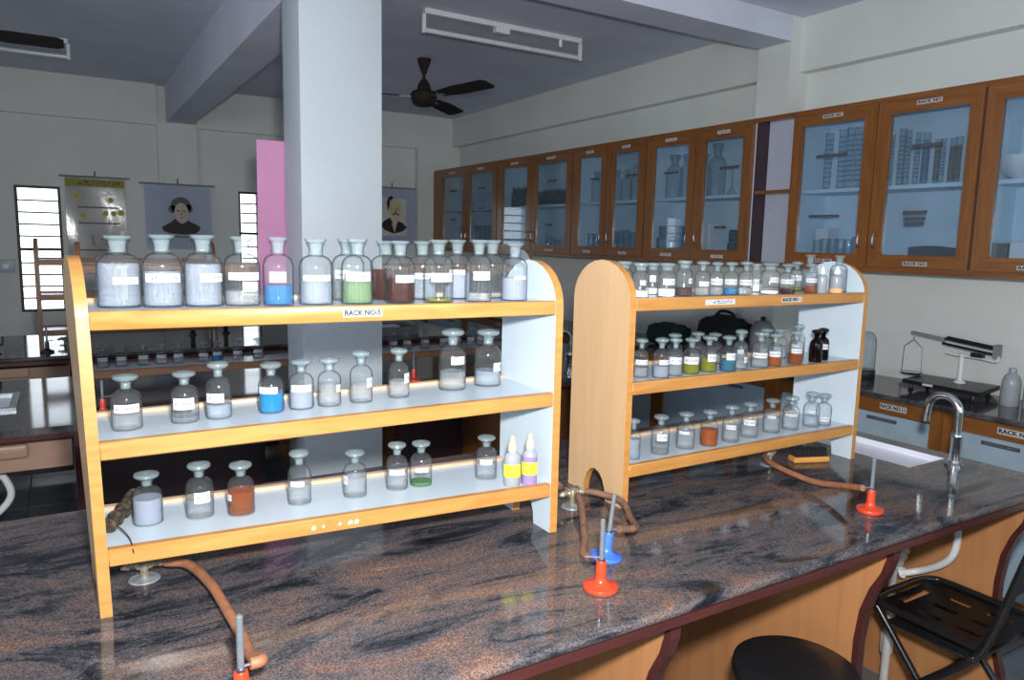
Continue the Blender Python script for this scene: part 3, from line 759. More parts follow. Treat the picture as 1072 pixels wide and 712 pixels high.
T2B = [
 (1.339,1.60,0.024,0.095,P_WHITE,0.2,NONE,'wide mouth jar of white powder','J'),
 (1.436,1.59,0.022,0.091,P_WHITE,0.2,(0.0,0.4,0.40,0.60),'small white labelled jar','J'),
 (1.868,1.59,0.020,0.090,P_WHITE,0.3,(0.0,0.5,0.2,0.45),'small jar of white powder','J'),
 (2.063,1.59,0.022,0.098,L_OLIVE,0.12,(0.0,0.8,0.36,0.52),'small bottle with yellow dregs','R'),
 (2.140,1.60,0.026,0.119,L_HAZE,0.4,NONE,'tall bottle of pale liquid','F')]
for rown, lst, ph in (('front', T2F, 'front row'), ('back', T2B, 'back row')):
    for n, (x, y, r, h, lq, lv, lb, de, kd) in enumerate(lst):
        pos = '%s from left' % ORD[n] if n else 'leftmost'
        bottle(x, y, zt2(x), r, h, kd, lq, lv, lb, '%s, %s, right rack top %s' % (de, pos, ph), 'bottles and jars on the top shelf of the near right rack')
zm2 = lambda x: ZB+0.337
M2F = [
 (1.345,1.52,0.020,0.109,L_CLEAR,0.26,(0.1,0.95,0.34,0.46),'small bottle of clear liquid'),
 (1.392,1.491,0.0225,0.112,L_HAZE,0.30,(0.6,0.8,0.34,0.46),'small bottle of hazy liquid'),
 (1.449,1.497,0.021,0.108,L_CLEAR,0.32,(0.1,0.85,0.32,0.50),'small bottle of bluish clear liquid'),
 (1.519,1.504,0.024,0.104,L_OLIVE,0.27,(0.0,0.95,0.28,0.48),'yellow green liquid bottle with wide label'),
 (1.591,1.507,0.024,0.106,L_OLIVE,0.38,(0.5,0.6,0.30,0.50),'yellow green liquid bottle with side label'),
 (1.650,1.487,0.023,0.106,L_TEAL,0.32,(0.4,0.6,0.33,0.52),'small bottle of dull blue liquid'),
 (1.711,1.496,0.0215,0.120,L_CLEAR,0.25,(0.9,0.35,0.18,0.32),'small clear bottle'),
 (1.796,1.494,0.026,0.110,L_CLEAR,0.24,(0.0,0.9,0.28,0.42),'broad clear bottle with wide label'),
 (1.858,1.491,0.021,0.102,L_ORANGE,0.30,(0.1,0.85,0.30,0.46),'small bottle of orange liquid'),
 (1.950,1.486,0.022,0.107,L_AMBER,0.36,(0.2,0.8,0.34,0.48),'small bottle of amber brown liquid'),
 (2.054,1.490,0.020,0.105,L_BLACK,0.52,NONE,'small dark glass bottle'),
 (2.118,1.512,0.020,0.105,L_BLACK,0.40,(0.1,0.9,0.34,0.50),'small dark glass bottle with white label')]
M2B = [
 (1.554,1.61,0.023,0.102,L_CLEAR,0.3,NONE,'small clear bottle'),
 (1.639,1.60,0.023,0.104,L_CLEAR,0.3,NONE,'small clear bottle'),
 (1.723,1.61,0.0235,0.096,L_CLEAR,0.3,NONE,'small clear bottle'),
 (1.830,1.60,0.020,0.088,L_CLEAR,0.3,(0.0,0.5,0.3,0.45),'small labelled bottle'),
 (1.950,1.60,0.023,0.101,L_CLEAR,0.3,NONE,'small clear bottle'),
 (2.017,1.60,0.024,0.098,L_HAZE,0.4,NONE,'small hazy bottle'),
 (2.106,1.60,0.023,0.108,L_CLEAR,0.2,(0.0,0.8,0.28,0.38),'small clear bottle with white label')]
for lst, ph in ((M2F, 'front row'), (M2B, 'back row')):
    for n, (x, y, r, h, lq, lv, lb, de) in enumerate(lst):
        pos = '%s from left' % ORD[n] if n else 'leftmost'
        bottle(x, y, zm2(x), r, h, 'R', lq, lv, lb, '%s, %s, right rack middle %s' % (de, pos, ph), 'bottles on the middle shelf of the near right rack', GLASS_D if 'dark glass' in de else None)
simple_row('right rack bottom shelf', lambda x: ZB+0.1135, [
 (1.315,1.504,0.020,0.114,L_HAZE,0.5,NONE,'half hidden hazy bottle'),
 (1.419,1.508,0.025,0.113,L_CLEAR,0.12,(0.2,0.6,0.36,0.54),'small bottle with white label'),
 (1.524,1.516,0.0255,0.108,L_CLEAR,0.50,(-0.2,0.6,0.42,0.5),'small bottle half full of clear liquid'),
 (1.610,1.506,0.0255,0.108,L_ORANGE,0.46,NONE,'small bottle of orange liquid'),
 (1.703,1.507,0.025,0.113,L_CLEAR,0.34,(0.0,0.6,0.36,0.48),'small bottle of clear liquid'),
 (1.800,1.520,0.026,0.110,L_CLEAR,0.34,(0.0,0.7,0.36,0.52),'small bottle of clear liquid'),
 (1.912,1.528,0.026,0.109,L_CLEAR,0.44,(0.0,0.5,0.44,0.52),'small bottle of clear liquid'),
 (1.999,1.523,0.026,0.110,L_CLEAR,0.44,(0.1,0.8,0.42,0.5),'small bottle of clear liquid'),
 (2.097,1.519,0.0255,0.116,L_CLEAR,0.30,(0.0,0.5,0.4,0.48),'small bottle of clear liquid'),
 (2.152,1.512,0.0245,0.107,L_HAZE,0.16,(0.0,0.8,0.14,0.28),'small nearly empty bottle')], 'R', 'bottles on the bottom shelf of the near right rack')
# bottles on the racks of the middle bench
simple_row('low shelf of rack left of pillar', lambda x: ZB+0.1155, [
 (x*1.02, 3.63, 0.026, h, (L_BLUE if k == 6 else L_CLEAR), 0.3, (0.0, 0.8, 0.30, 0.45), de) for k, (x, h, de) in enumerate([
 (0.119,0.098,'clear bottle'), (0.191,0.099,'clear bottle'), (0.276,0.100,'rounded clear bottle'), (0.348,0.097,'rounded clear bottle'), (0.417,0.096,'rounded clear bottle'),
 (0.522,0.090,'short clear bottle'), (0.582,0.094,'bottle with deep blue liquid'), (0.671,0.096,'clear bottle'), (0.765,0.098,'clear bottle')])], 'R', 'bottles on the rack left of the pillar')
simple_row('low shelf of rack right of pillar', lambda x: ZB+0.1155, [
 (x*1.02, 3.61, 0.027, 0.11, L_CLEAR, 0.3, (0.0, 0.8, 0.30, 0.45), 'clear bottle') for x in (1.437, 1.514, 1.616, 1.727, 1.807, 1.891, 1.954)], 'R', 'bottles on the rack right of the pillar')
# plastic dropper bottles
def dropper(x, y, z, r, h, liq, lev, cap, label, band=True, group=None):
    root = thing('dropper_bottle', label, 'bottle', (x, y, z), math.atan2(-x, y), group)
    obj('plastic_body', lath([(0, 0.002), (0.9*r, 0), (r, 0.03*h), (r, 0.56*h), (0.93*r, 0.62*h), (0.55*r, 0.67*h), (0.5*r, 0.70*h)], seg=26, cap0=False, cap1=True), SOFTPLASTIC, root)
    obj('nozzle_cap', lath([(0.55*r, 0.70*h), (0.58*r, 0.72*h), (0.55*r, 0.82*h), (0.36*r, 0.90*h), (0.22*r, 0.97*h), (0.12*r, h)], seg=20), cap, root)
    if liq: obj('liquid', lath([(0, 0.01*h), (0.985*r*1.02, 0.012*h), (0.985*r*1.02, lev*h)], seg=26), liq, root)
    if band: obj('paper_label', curved_label(r*1.03, -1.3, 1.3, 0.20*h, 0.45*h), YELLOWPAPER, root)
    return root
CAPC = plain('ivory_cap', (0.62, 0.50, 0.38), 0.4)
dropper(0.889, 1.445, ZB+0.1215, 0.020, 0.123, None, 0, CAPC, 'plastic dropper bottle with yellow label, nearer the glass bottles', group='dropper bottles')
dropper(0.935, 1.440, ZB+0.1215, 0.019, 0.124, L_PURPLE, 0.55, CAPC, 'plastic dropper bottle of purple liquid with yellow label, by rack panel', group='dropper bottles')
dropper(2.052, 1.485, ZB+0.5585, 0.016, 0.086, None, 0, WHITEPLASTIC, 'slim white plastic dropper bottle on right rack top shelf', False)
dropper(2.118, 1.48, ZB+0.5585, 0.020, 0.086, P_PEACH, 0.18, WHITEPLASTIC, 'white plastic dropper bottle with peach contents on right rack top shelf', False)

# ------------------------------------------------------------------ gas taps, hoses, burners
def burner(loc, mat, label, side, tiltx=0.0, tilty=0.0, s=1.0, rb=0.036):
    root = thing('bunsen_burner', label, 'burner', loc)
    root.rotation_euler = (tiltx, tilty, 0)
    obj('base', lath([(0, 0), (rb*0.90, 0), (rb*0.92, 0.002), (rb, 0.003), (rb, 0.0085), (rb*0.985, 0.0095), (rb*0.60, 0.0135), (rb*0.42, 0.017), (rb*0.34, 0.022), (rb*0.31, 0.029), (rb*0.30, 0.058), (rb*0.27, 0.061), (0, 0.061)], seg=32, cap0=False, cap1=False), mat, root)
    obj('collar', lath([(0, 0.060), (0.0075, 0.060), (0.0075, 0.066), (0.0055, 0.068), (0, 0.068)], seg=20, cap0=False, cap1=False), STEEL, root)
    obj('tube', lath([(0.0052, 0.066), (0.0052, 0.148*s), (0.0042, 0.149*s), (0.0040, 0.12)], seg=20, cap0=True, cap1=False), ZINC, root)
    a = side
    obj('gas_inlet', tub([(0.004*math.cos(a), 0.004*math.sin(a), 0.068), (0.034*math.cos(a), 0.034*math.sin(a), 0.069)], 0.0026, smooth=False), CHROME, root)
    return root
burner((0.903, 1.113, ZB), RED, 'red based gas burner in front of the blue one', PI*0.83)
burner((1.005, 1.225, ZB), BLUE, 'blue based gas burner between the two racks', -0.55, 0.03, 0.10)
burner((1.822, 1.118, ZB), RED, 'red based gas burner near the chrome tap', PI*0.95, s=1.0, rb=0.034)
burner((0.193, 1.066, ZB), RED, 'red based gas burner at the bottom edge below the left rack', 0.0, s=1.0)
burner((0.10, 3.20, ZB), RED, 'red based gas burner on the middle bench left of the pillar', 0.3, s=0.9)
burner((1.46, 3.33, ZB), RED, 'red based gas burner on the middle bench right of the pillar', 0.3)
burner((-0.11, 5.02, ZB), BLACK, 'black gas burner on the far bench', 0.2)
def gas_tap(loc, label, rotz, spread=0.03, four=False):
    root = thing('gas_tap', label, 'gas tap', loc, rotz)
    obj('flange', lath([(0, 0), (0.030, 0), (0.028, 0.003), (0.012, 0.006), (0, 0.006)], seg=28, cap0=False, cap1=False), FLANGE, root)
    obj('stem', lath([(0.008, 0.005), (0.0075, 0.028), (0.012, 0.031), (0.013, 0.044), (0.009, 0.050), (0.004, 0.052)], seg=20), BRASS, root)
    for s in (-1, 1):
        obj('nozzle', tub([(0.008*s, 0, 0.039), (0.020*s, 0, 0.040), (0.026*s, 0, 0.039), (0.042*s, 0, 0.036)], lambda t: 0.0098-0.004*t+0.0018*math.sin(18*t), seg=12), BRASS, root)
        obj('lever', bxm(s*0.018-0.003, s*0.018+0.003, -0.022, 0.012, 0.048, 0.054, bevel=0.002, seg=1), BRASS, root)
    return root
gas_tap((0.108, 1.598, ZB), 'chrome gas tap under the left end of the left rack', -0.12).scale = (1, 1, 0.78)
gas_tap((1.130, 1.525, ZB), 'double gas tap between the two racks', -0.05)
gas_tap((1.925, 1.535, ZB), 'gas tap under the right rack beside the brush', 0.3)
gas_tap((-0.02, 5.3, ZB), 'small gas tap on the far bench under the window', 0.0)
def hose(pts, r, label, mat=RUBBER):
    return tag(obj('rubber_hose', tub(pts, r, seg=14, n=8), mat), label, 'hose')
hose([(0.148, 1.592, ZB+0.030), (0.185, 1.555, ZB+0.032), (0.210, 1.45, ZB+0.031), (0.221, 1.32, ZB+0.028), (0.226, 1.215, ZB+0.029), (0.222, 1.135, ZB+0.042), (0.226, 1.085, ZB+0.062), (0.222, 1.068, ZB+0.068), (0.206, 1.066, ZB+0.069)], 0.0092, 'brown rubber hose curving from the left tap to the bottom burner')
hose([(1.172, 1.523, ZB+0.037), (1.20, 1.48, ZB+0.036), (1.212, 1.42, ZB+0.034), (1.170, 1.335, ZB+0.026), (1.128, 1.268, ZB+0.036), (1.080, 1.222, ZB+0.056), (1.028, 1.210, ZB+0.070)], 0.0085, 'brown rubber hose looping from the middle tap to the blue burner', RUBBER_D)
hose([(1.128, 1.50, ZB+0.040), (1.105, 1.455, ZB+0.034), (1.06, 1.385, ZB+0.022), (1.01, 1.31, ZB+0.012), (0.966, 1.256, ZB+0.0095), (0.962, 1.236, ZB+0.0095)], 0.0085, 'brown rubber hose hanging from the middle tap behind the blue burner', RUBBER_D)
hose([(1.02, 1.90, ZB+0.012), (1.06, 1.80, ZB+0.07), (1.085, 1.70, ZB+0.085), (1.105, 1.62, ZB+0.068), (1.112, 1.555, ZB+0.048)], 0.0085, 'old hose running back behind the left rack from the middle tap', RUBBER_D)
hose([(1.885, 1.523, ZB+0.037), (1.855, 1.48, ZB+0.034), (1.84, 1.40, ZB+0.028), (1.835, 1.30, ZB+0.026), (1.822, 1.21, ZB+0.045), (1.790, 1.123, ZB+0.069)], 0.0085, 'brown rubber hose running from under the right rack to the burner')
# charred cloth-wrapped pipe stub on the left rack
w = thing('wrapped_tube', 'charred cloth wrapped tube lying on the left rack bottom shelf', 'tube', (0.0, 0.0, 0.0))
obj('wrapping', tub([(0.045, 1.545, ZB+0.142), (0.066, 1.58, ZB+0.150), (0.088, 1.625, ZB+0.156), (0.100, 1.665, ZB+0.160)], lambda t: 0.0135+0.002*math.sin(31*t)+0.0012*math.sin(57*t), seg=14, n=10), CORK, w)
obj('loose_wire', tub([(0.060, 1.55, ZB+0.140), (0.070, 1.52, ZB+0.139), (0.079, 1.48, ZB+0.134), (0.082, 1.451, ZB+0.118)], 0.0012, seg=6), BLACK, w)
# scrubbing brush
br = thing('scrubbing_brush', 'orange wooden brush with black bristles under the right rack', 'brush', (2.075, 1.50, ZB), -0.35)
obj('wooden_block', bxm(-0.065, 0.065, -0.022, 0.022, 0.0, 0.020, bevel=0.007, seg=3), BRUSHWOOD, br)
bm = bmesh.new()
for i in range(13):
    for j in range(5):
        x, y = -0.054+0.009*i, -0.015+0.0075*j
        a, b = random.uniform(-0.006, 0.006), random.uniform(-0.004, 0.004)
        tube(bm, [(x, y, 0.018), (x+a, y+b, 0.042+random.uniform(0, 0.005))], 0.0036, seg=5, smooth=False)
bt = obj('bristles', bm, BLACKCLOTH, br); bt['kind'] = 'stuff'

# ------------------------------------------------------------------ faucets and pipes
def faucet(loc, label, h=0.238, reach=0.10, rotz=0.0, mat=CHROME, rp=0.0125):
    root = thing('gooseneck_tap', label, 'tap', loc, rotz)
    obj('base_flange', lath([(0, 0), (0.028, 0), (0.028, 0.006), (0.020, 0.010), (0.020, 0.016), (0, 0.016)], seg=24, cap0=False, cap1=False), mat, root)
    obj('pillar', lath([(0.016, 0.012), (0.016, 0.09), (0.0185, 0.095), (0.0185, 0.105), (0.013, 0.112)], seg=20), mat, root)
    R_ = reach/2; zc = h-R_-rp
    pts = [(0, 0, 0.10), (0, 0, (0.10+zc)/2), (0, 0, zc)]
    pts += [(0, R_-R_*math.cos(PI*k/8), zc+R_*math.sin(PI*k/8)) for k in range(1, 8)]
    pts += [(0, reach, zc-0.004), (0, reach+0.003, zc-0.028)]
    obj('spout', tub(pts, rp, seg=16, n=4), mat, root)
    obj('spout_tip', lath([(rp*1.12, zc-0.046), (rp*1.12, zc-0.026), (rp*0.8, zc-0.024)], seg=16, cx=0, cy=reach+0.003), mat, root)
    obj('handle_stem', tub([(0.014, 0, 0.05), (0.034, 0, 0.052)], 0.006, smooth=False), mat, root)
    obj('handle_lever', tub([(0.034, 0, 0.046), (0.038, 0.0, 0.100)], 0.0045, smooth=False), mat, root)
    return root
faucet((2.473, 1.243, ZB), 'chrome gooseneck tap over the white sink, near bench', rotz=0.05)
faucet((2.32, 3.20, ZB), 'chrome gooseneck tap at the end of the middle bench', 0.24, 0.10, PI/2)
faucet((-0.36, 5.05, ZB), 'dark tap on the far bench at the left picture edge', 0.24, 0.10, 0.0, BLACKMETAL)
faucet((0.75, 5.55, ZB), 'black gooseneck tap on the far bench, left of a second one', 0.26, 0.11, PI/2, BLACKMETAL, 0.010)
faucet((0.97, 5.55, ZB), 'black gooseneck tap on the far bench, nearest the pillar', 0.24, 0.12, -PI/2, BLACKMETAL, 0.010)
# drain plumbing under the near bench
pl = thing('drain_plumbing', 'white plastic drain pipes under the near bench sink', 'pipe')
obj('hose_bend', tub([(2.44, 1.23, 0.845), (2.450, 1.215, 0.74), (2.468, 1.205, 0.65), (2.468, 1.215, 0.58), (2.478, 1.26, 0.525), (2.49, 1.33, 0.475), (2.445, 1.375, 0.455)], 0.012, seg=14), WHITEPLASTIC, pl)
PX, PY = 2.43, 1.385
obj('standpipe', tub([(PX, PY, 0.56), (PX, PY, 0.3), (PX, PY, 0.0)], 0.013, smooth=False, seg=14), PVC, pl)
obj('standpipe', tub([(PX-0.05, PY-0.03, 0.40), (PX-0.05, PY-0.03, 0.0)], 0.014, smooth=False, seg=14), PVC, pl)
obj('coupling', lath([(0.019, 0.16), (0.022, 0.17), (0.022, 0.225), (0.019, 0.235)], seg=16, cx=PX, cy=PY), PVC, pl)
obj('tee_valve', tub([(PX-0.015, PY, 0.485), (PX+0.03, PY, 0.50), (PX+0.07, PY+0.01, 0.525)], lambda t: 0.017+0.004*math.sin(20*t), seg=12), PVC, pl)
obj('branch_pipe', tub([(PX, PY, 0.48), (PX+0.05, PY-0.01, 0.46), (2.445, 1.36, 0.455)], 0.010, seg=12), WHITEPLASTIC, pl)
p2 = tag(obj('drain_hose', tub([(-0.36, 3.3, 0.72), (-0.27, 3.3, 0.69), (-0.222, 3.3, 0.61), (-0.23, 3.3, 0.55), (-0.30, 3.3, 0.49), (-0.42, 3.3, 0.47)], 0.013, seg=14), WHITEPLASTIC), 'white curved drain hose under the middle bench at left edge', 'pipe')
# steel sink let into the middle bench (left edge of the picture)
sk = thing('steel_sink', 'shallow steel sink on the middle bench at left edge', 'sink', (-0.42, 3.58, ZB))
bm = bmesh.new()
for a in ((-0.23, 0.23, -0.17, -0.145, 0.0, 0.012), (-0.23, 0.23, 0.145, 0.17, 0.0, 0.012), (-0.23, -0.205, -0.145, 0.145, 0.0, 0.012), (0.205, 0.23, -0.145, 0.145, 0.0, 0.012)):
    box(bm, *a)
obj('rim', bm, CHROME, sk)
obj('basin_floor', bxm(-0.205, 0.205, -0.145, 0.145, 0.0005, 0.003), CERAMIC, sk)

# ------------------------------------------------------------------ wall cabinets
XC, CZ0, CZ1 = 3.58, 1.467, 2.335
PZ0, PZ1 = 1.555, 2.250
def cab_sign(door, y, z, w, txt=None, mat=None, x=XC-0.012, h=0.020):
    o = obj('door_sign', sheet(w, h), mat or (PLAINPAPER if txt else PAPER2), door, (x, y, z)); o.rotation_euler = (0, 0, -PI/2)
    if txt:
        me = text_mesh(txt, h*0.9); me.materials.append(INK)
        t = obj('sign_lettering', me, INK, door, (x-0.0018, y, z)); t.rotation_euler = (PI/2, 0, -PI/2)
        bw = max(v.co.x for v in me.vertices)-min(v.co.x for v in me.vertices)
        t.scale = (w*0.9/bw, 1, 1)
def cabinet(label, y0, y1, doors, txts, glass_labels):
    root = thing('wall_cabinet', label, 'cabinet', (0, 0, 0), 0, 'glazed wall cabinets')
    T = 0.018
    for q, (ya, yb) in enumerate(((y0+0.001, y0+T), (y1-T, y1-0.001))):
        bm = bxm(XC+0.022, XR-0.001, ya, yb, CZ0, CZ1)
        for f in bm.faces:
            c = f.calc_center_median().y
            if abs(c-(ya if q == 0 else yb)) < 1e-5: f.material_index = 1
        obj('side_panel', bm, [CABIN, DARKPANEL], root)
    obj('back_panel', bxm(XR-0.012, XR-0.002, y0+T, y1-T, CZ0+T, CZ1-T), CABIN, root)
    obj('top_panel', bxm(XC+0.022, XR-0.012, y0+T, y1-T, CZ1-T, CZ1), CABIN, root)
    obj('bottom_panel', bxm(XC+0.022, XR-0.012, y0+T, y1-T, CZ0, CZ0+T+0.06), CABIN, root)
    obj('inner_shelf', bxm(XC+0.05, XR-0.013, y0+T, y1-T, 1.885, 1.905), CABIN, root)
    obj('top_rail', bxm(XC-0.004, XC+0.021, y0+0.001, y1-0.001, CZ1-0.022, CZ1+0.004), CABWOOD_H, root)
    obj('bottom_rail', bxm(XC-0.004, XC+0.021, y0+0.001, y1-0.001, CZ0-0.004, CZ0+0.022), CABWOOD_H, root)
    for k, (a, b, pa, pb) in enumerate(doors):
        bm = bmesh.new()
        o_ = [(a+0.003, CZ0+0.024), (b-0.003, CZ0+0.024), (b-0.003, CZ1-0.024), (a+0.003, CZ1-0.024)]
        i_ = [(pa, PZ0), (pb, PZ0), (pb, PZ1), (pa, PZ1)]
        V = [[bm.verts.new((x, u, v)) for u, v in q] for x in (XC-0.010, XC+0.020) for q in (o_, i_)]
        for q in range(4):
            r_ = (q+1) % 4
            bm.faces.new((V[0][q], V[0][r_], V[1][r_], V[1][q])).material_index = q % 2 == 0
            bm.faces.new((V[2][q], V[2][r_], V[3][r_], V[3][q])).material_index = q % 2 == 0
            bm.faces.new((V[0][q], V[0][r_], V[2][r_], V[2][q])); bm.faces.new((V[1][q], V[1][r_], V[3][r_], V[3][q]))
        d = obj('door', bm, [CABWOOD, CABWOOD_H], root)
        obj('glass_pane', bxm(XC+0.004, XC+0.008, pa, pb, PZ0, PZ1), PANE, d)
        ym = (pa+pb)/2
        w = min(0.13, 0.32*(pb-pa))
        cab_sign(d, ym, 2.288, w, txts); cab_sign(d, ym, 1.513, w, txts)
        hy = pb+0.028 if k == 0 else pa-0.028
        obj('handle', tub([(XC-0.010, hy, 1.585), (XC-0.032, hy, 1.60), (XC-0.032, hy, 1.655), (XC-0.010, hy, 1.67)], 0.0045, n=4, seg=8), STEEL, d)
        for (fy, z, ww, hh) in glass_labels.get(k, ()):
            cab_sign(d, pb-(pb-pa)*fy, z, ww, None, DARKSTRIP, XC+0.003, hh)
    return root
# doors are listed near-to-far: (y0, y1, pane y0, pane y1)
cabinet('wall cabinet with a bowl inside, cut by the right picture edge', 0.79, 1.82, [(0.80, 1.305, 0.865, 1.24), (1.305, 1.815, 1.37, 1.746)], 'RACK NO', {1: [(0.75, 1.76, 0.16, 0.016)]})
cabinet('large wall cabinet full of tall measuring cylinders', 1.82, 2.85, [(1.825, 2.335, 1.885, 2.265), (2.335, 2.845, 2.405, 2.785)], 'RACK NO', {0: [(0.5, 2.083, 0.15, 0.018), (0.42, 1.765, 0.12, 0.016), (0.42, 1.735, 0.11, 0.014), (0.42, 1.71, 0.10, 0.014)], 1: [(0.5, 2.08, 0.19, 0.014), (0.45, 1.755, 0.19, 0.014)]})
cabinet('wall cabinet with large bottles and glass dishes', 3.13, 4.08, [(3.135, 3.60, 3.203, 3.524), (3.60, 4.075, 3.663, 4.002)], None, {0: [(0.65, 2.07, 0.16, 0.014), (0.5, 1.70, 0.1, 0.012)], 1: [(0.5, 2.07, 0.14, 0.012)]})
cabinet('wall cabinet with three bottles above small tumblers', 4.08, 4.97, [(4.085, 4.525, 4.158, 4.445), (4.525, 4.965, 4.592, 4.892)], None, {0: [(0.7, 2.08, 0.12, 0.012)], 1: [(0.7, 2.08, 0.12, 0.012)]})
cabinet('wall cabinet whose pane reflects a louvred window', 4.97, 6.19, [(4.975, 5.585, 5.052, 5.517), (5.585, 6.185, 5.658, 6.099)], None, {0: [(0.5, 2.10, 0.14, 0.014), (0.45, 1.73, 0.1, 0.012)]})
cabinet('farthest wall cabinet, in the corner by the man portrait', 6.19, 7.64, [(6.195, 6.83, 6.282, 6.762), (6.83, 7.635, 6.904, 7.39)], None, {0: [(0.5, 2.10, 0.16, 0.014), (0.5, 1.9, 0.14, 0.012)], 1: [(0.5, 2.10, 0.16, 0.014), (0.5, 1.8, 0.14, 0.012)]})
op = thing('open_shelf_unit', 'narrow open shelf between two glazed wall cabinets', 'shelf')
obj('back_panel', bxm(XR-0.19, XR-0.172, 2.852, 3.128, CZ0, CZ1), plain('lilac_board', (0.50, 0.53, 0.66), 0.5, noise=0.02), op)
obj('mid_shelf', bxm(XC+0.03, XR-0.192, 2.852, 3.128, 1.895, 1.915), CABWOOD_H, op)
obj('top_rail', bxm(XC-0.004, XC+0.03, 2.852, 3.128, CZ1-0.022, CZ1+0.004), CABWOOD_H, op)
obj('bottom_board', bxm(XC+0.0, XR-0.192, 2.852, 3.128, CZ0, CZ0+0.022), CABWOOD_H, op)

# ------------------------------------------------------------------ glassware in the cabinets
SH, SL = 1.905, 1.546     # upper and lower standing heights
CX = 3.74
def cylinder_glass(y, r, top, k, x=CX, fill=None, lab=''):
    h = top-SH
    root = thing('measuring_cylinder', lab, 'cylinder', (x, y, SH), 0, 'measuring cylinders in the wall cabinets')
    obj('foot', lath([(0, 0), (1.18*r, 0), (1.18*r, 0.008), (0.9*r, 0.016), (0, 0.016)], seg=8, cap0=False, cap1=False), CABGLASS, root)
    obj('tube', lath([(0.9*r, 0.014), (r, 0.022), (r, h-0.008), (1.18*r, h-0.002), (1.15*r, h), (0.95*r, h-0.004)], seg=18, cap0=True, cap1=False), CABGLASS, root)
    bm = bmesh.new()
    for q in range(10):
        z = 0.05+(h-0.09)*q/9
        lathe(bm, [(r*1.01, z), (r*1.02, z+0.0015), (r*1.01, z+0.003)], seg=14, cap0=False, cap1=False)
    obj('graduations', bm, GREYPLASTIC, root)
    if fill: obj('liquid', lath([(0, 0.025), (0.92*r, 0.025), (0.92*r, h*0.8), (0, h*0.8)], seg=14, cap0=False, cap1=False), fill, root)
for n, (y, r, t) in enumerate([(2.728, 0.021, 2.225), (2.642, 0.020, 2.236), (2.592, 0.019, 2.240), (2.541, 0.019, 2.238)]):
    cylinder_glass(y, r, t, n, lab='tall glass measuring cylinder, %s in the left pane of its cabinet' % ['leftmost', 'second from left', 'third from left', 'rightmost'][n])
AMB = liquid('faint_amber', (0.75, 0.55, 0.38), 0.2, (0.5, 0.28, 0.12))
BLU2 = liquid('faint_blue', (0.6, 0.7, 0.9), 0.2, (0.3, 0.4, 0.6))
for n, (y, r, t) in enumerate([(2.357, 0.016, 2.175), (2.313, 0.017, 2.205), (2.267, 0.016, 2.19), (2.231, 0.013, 2.178), (2.169, 0.017, 2.166), (2.126, 0.014, 2.135), (2.085, 0.012, 2.13), (2.053, 0.014, 2.13), (2.008, 0.014, 2.13), (1.975, 0.012, 2.125)]):
    cylinder_glass(y, r, t, n, x=CX+(0.03 if n % 2 else 0), fill=(BLU2 if n == 4 else AMB if n in (5, 7, 8) else None), lab='glass measuring cylinder, %s in the row of ten behind one pane' % ((ORD[n]+' from left') if n else 'leftmost'))
def tumbler(y, z, r, h, lab, group, x=CX, fill=None):
    root = thing('glass_beaker', lab, 'beaker', (x, y, z), 0, group)
    obj('glass_wall', lath([(0, 0.003), (0.92*r, 0.0), (r, 0.006), (r*1.02, h*0.9), (r*1.1, h), (r*0.97, h*0.97), (r*0.94, 0.012), (0, 0.010)], seg=18, cap0=False, cap1=False), CABGLASS, root)
    obj('rim', lath([(r*1.06, h-0.004), (r*1.12, h), (r*1.06, h+0.002)], seg=18, cap0=False, cap1=False), STOPPER, root)
for n, (y, h) in enumerate([(2.760, 0.082), (2.710, 0.088), (2.660, 0.088), (2.607, 0.088), (2.560, 0.086), (2.513, 0.10)]):
    tumbler(y, SL, 0.020, h, 'small glass beaker below the cylinders, %s of six' % ((ORD[n]+' from left') if n else 'leftmost'), 'beakers under the cylinders')
for n, (y, h) in enumerate([(4.600, 0.13), (4.531, 0.138), (4.462, 0.138), (4.390, 0.125)]):
    tumbler(y, SL, 0.024, h, 'glass tumbler under the three bottles, %s of four' % ((ORD[n]+' from left') if n else 'leftmost'), 'tumblers under the three bottles')
for n, (y, h) in enumerate([(5.04, 0.075), (4.955, 0.11), (4.885, 0.11)]):
    tumbler(y-0.04, SL, 0.026, h, 'small tumbler beside the window reflection, %s of three' % ['leftmost', 'middle', 'rightmost'][n], 'tumblers beside the reflection')
for n, (y, h) in enumerate([(5.60, 0.09), (5.53, 0.07), (5.45, 0.055)]):
    tumbler(y-0.06, SL, 0.026, h, 'tiny tumbler in the far cabinet, %s of three' % ['leftmost', 'middle', 'rightmost'][n], 'tiny tumblers in the far cabinet')
for n, y in enumerate((6.90, 6.80, 6.71, 6.62)):
    tumbler(y-0.04, 1.70 if False else SL, 0.034, 0.19, 'tall tumbler in the farthest cabinet, %s of four' % ['leftmost', 'second from left', 'third from left', 'rightmost'][n], 'tall tumblers in the farthest cabinet')
def cab_bottle(y, r, h, lab, x=CX, z=SH, kind='F'):
    b = bottle(x, y, z, r, h, kind, None, 0, None, lab, 'bottles in the wall cabinets', CABGLASS, 'glass_bottle')
cab_bottle(3.565, 0.058, 0.345, 'largest glass bottle in the wall cabinets, beside the funnel')
cab_bottle(3.70, 0.050, 0.29, 'large glass bottle behind the frame, left of the largest bottle', x=CX+0.02)
cab_bottle(3.965, 0.060, 0.305, 'large glass bottle above the stacked dishes')
cab_bottle(3.845, 0.045, 0.30, 'large glass bottle right of the one above the dishes')
cab_bottle(4.60, 0.038, 0.245, 'cabinet bottle above the tumblers, leftmost of three')
cab_bottle(4.482, 0.040, 0.24, 'cabinet bottle above the tumblers, middle of three')
cab_bottle(4.385, 0.036, 0.275, 'cabinet bottle above the tumblers, rightmost of three')
cab_bottle(4.86, 0.045, 0.25, 'single cabinet bottle above the window reflection')
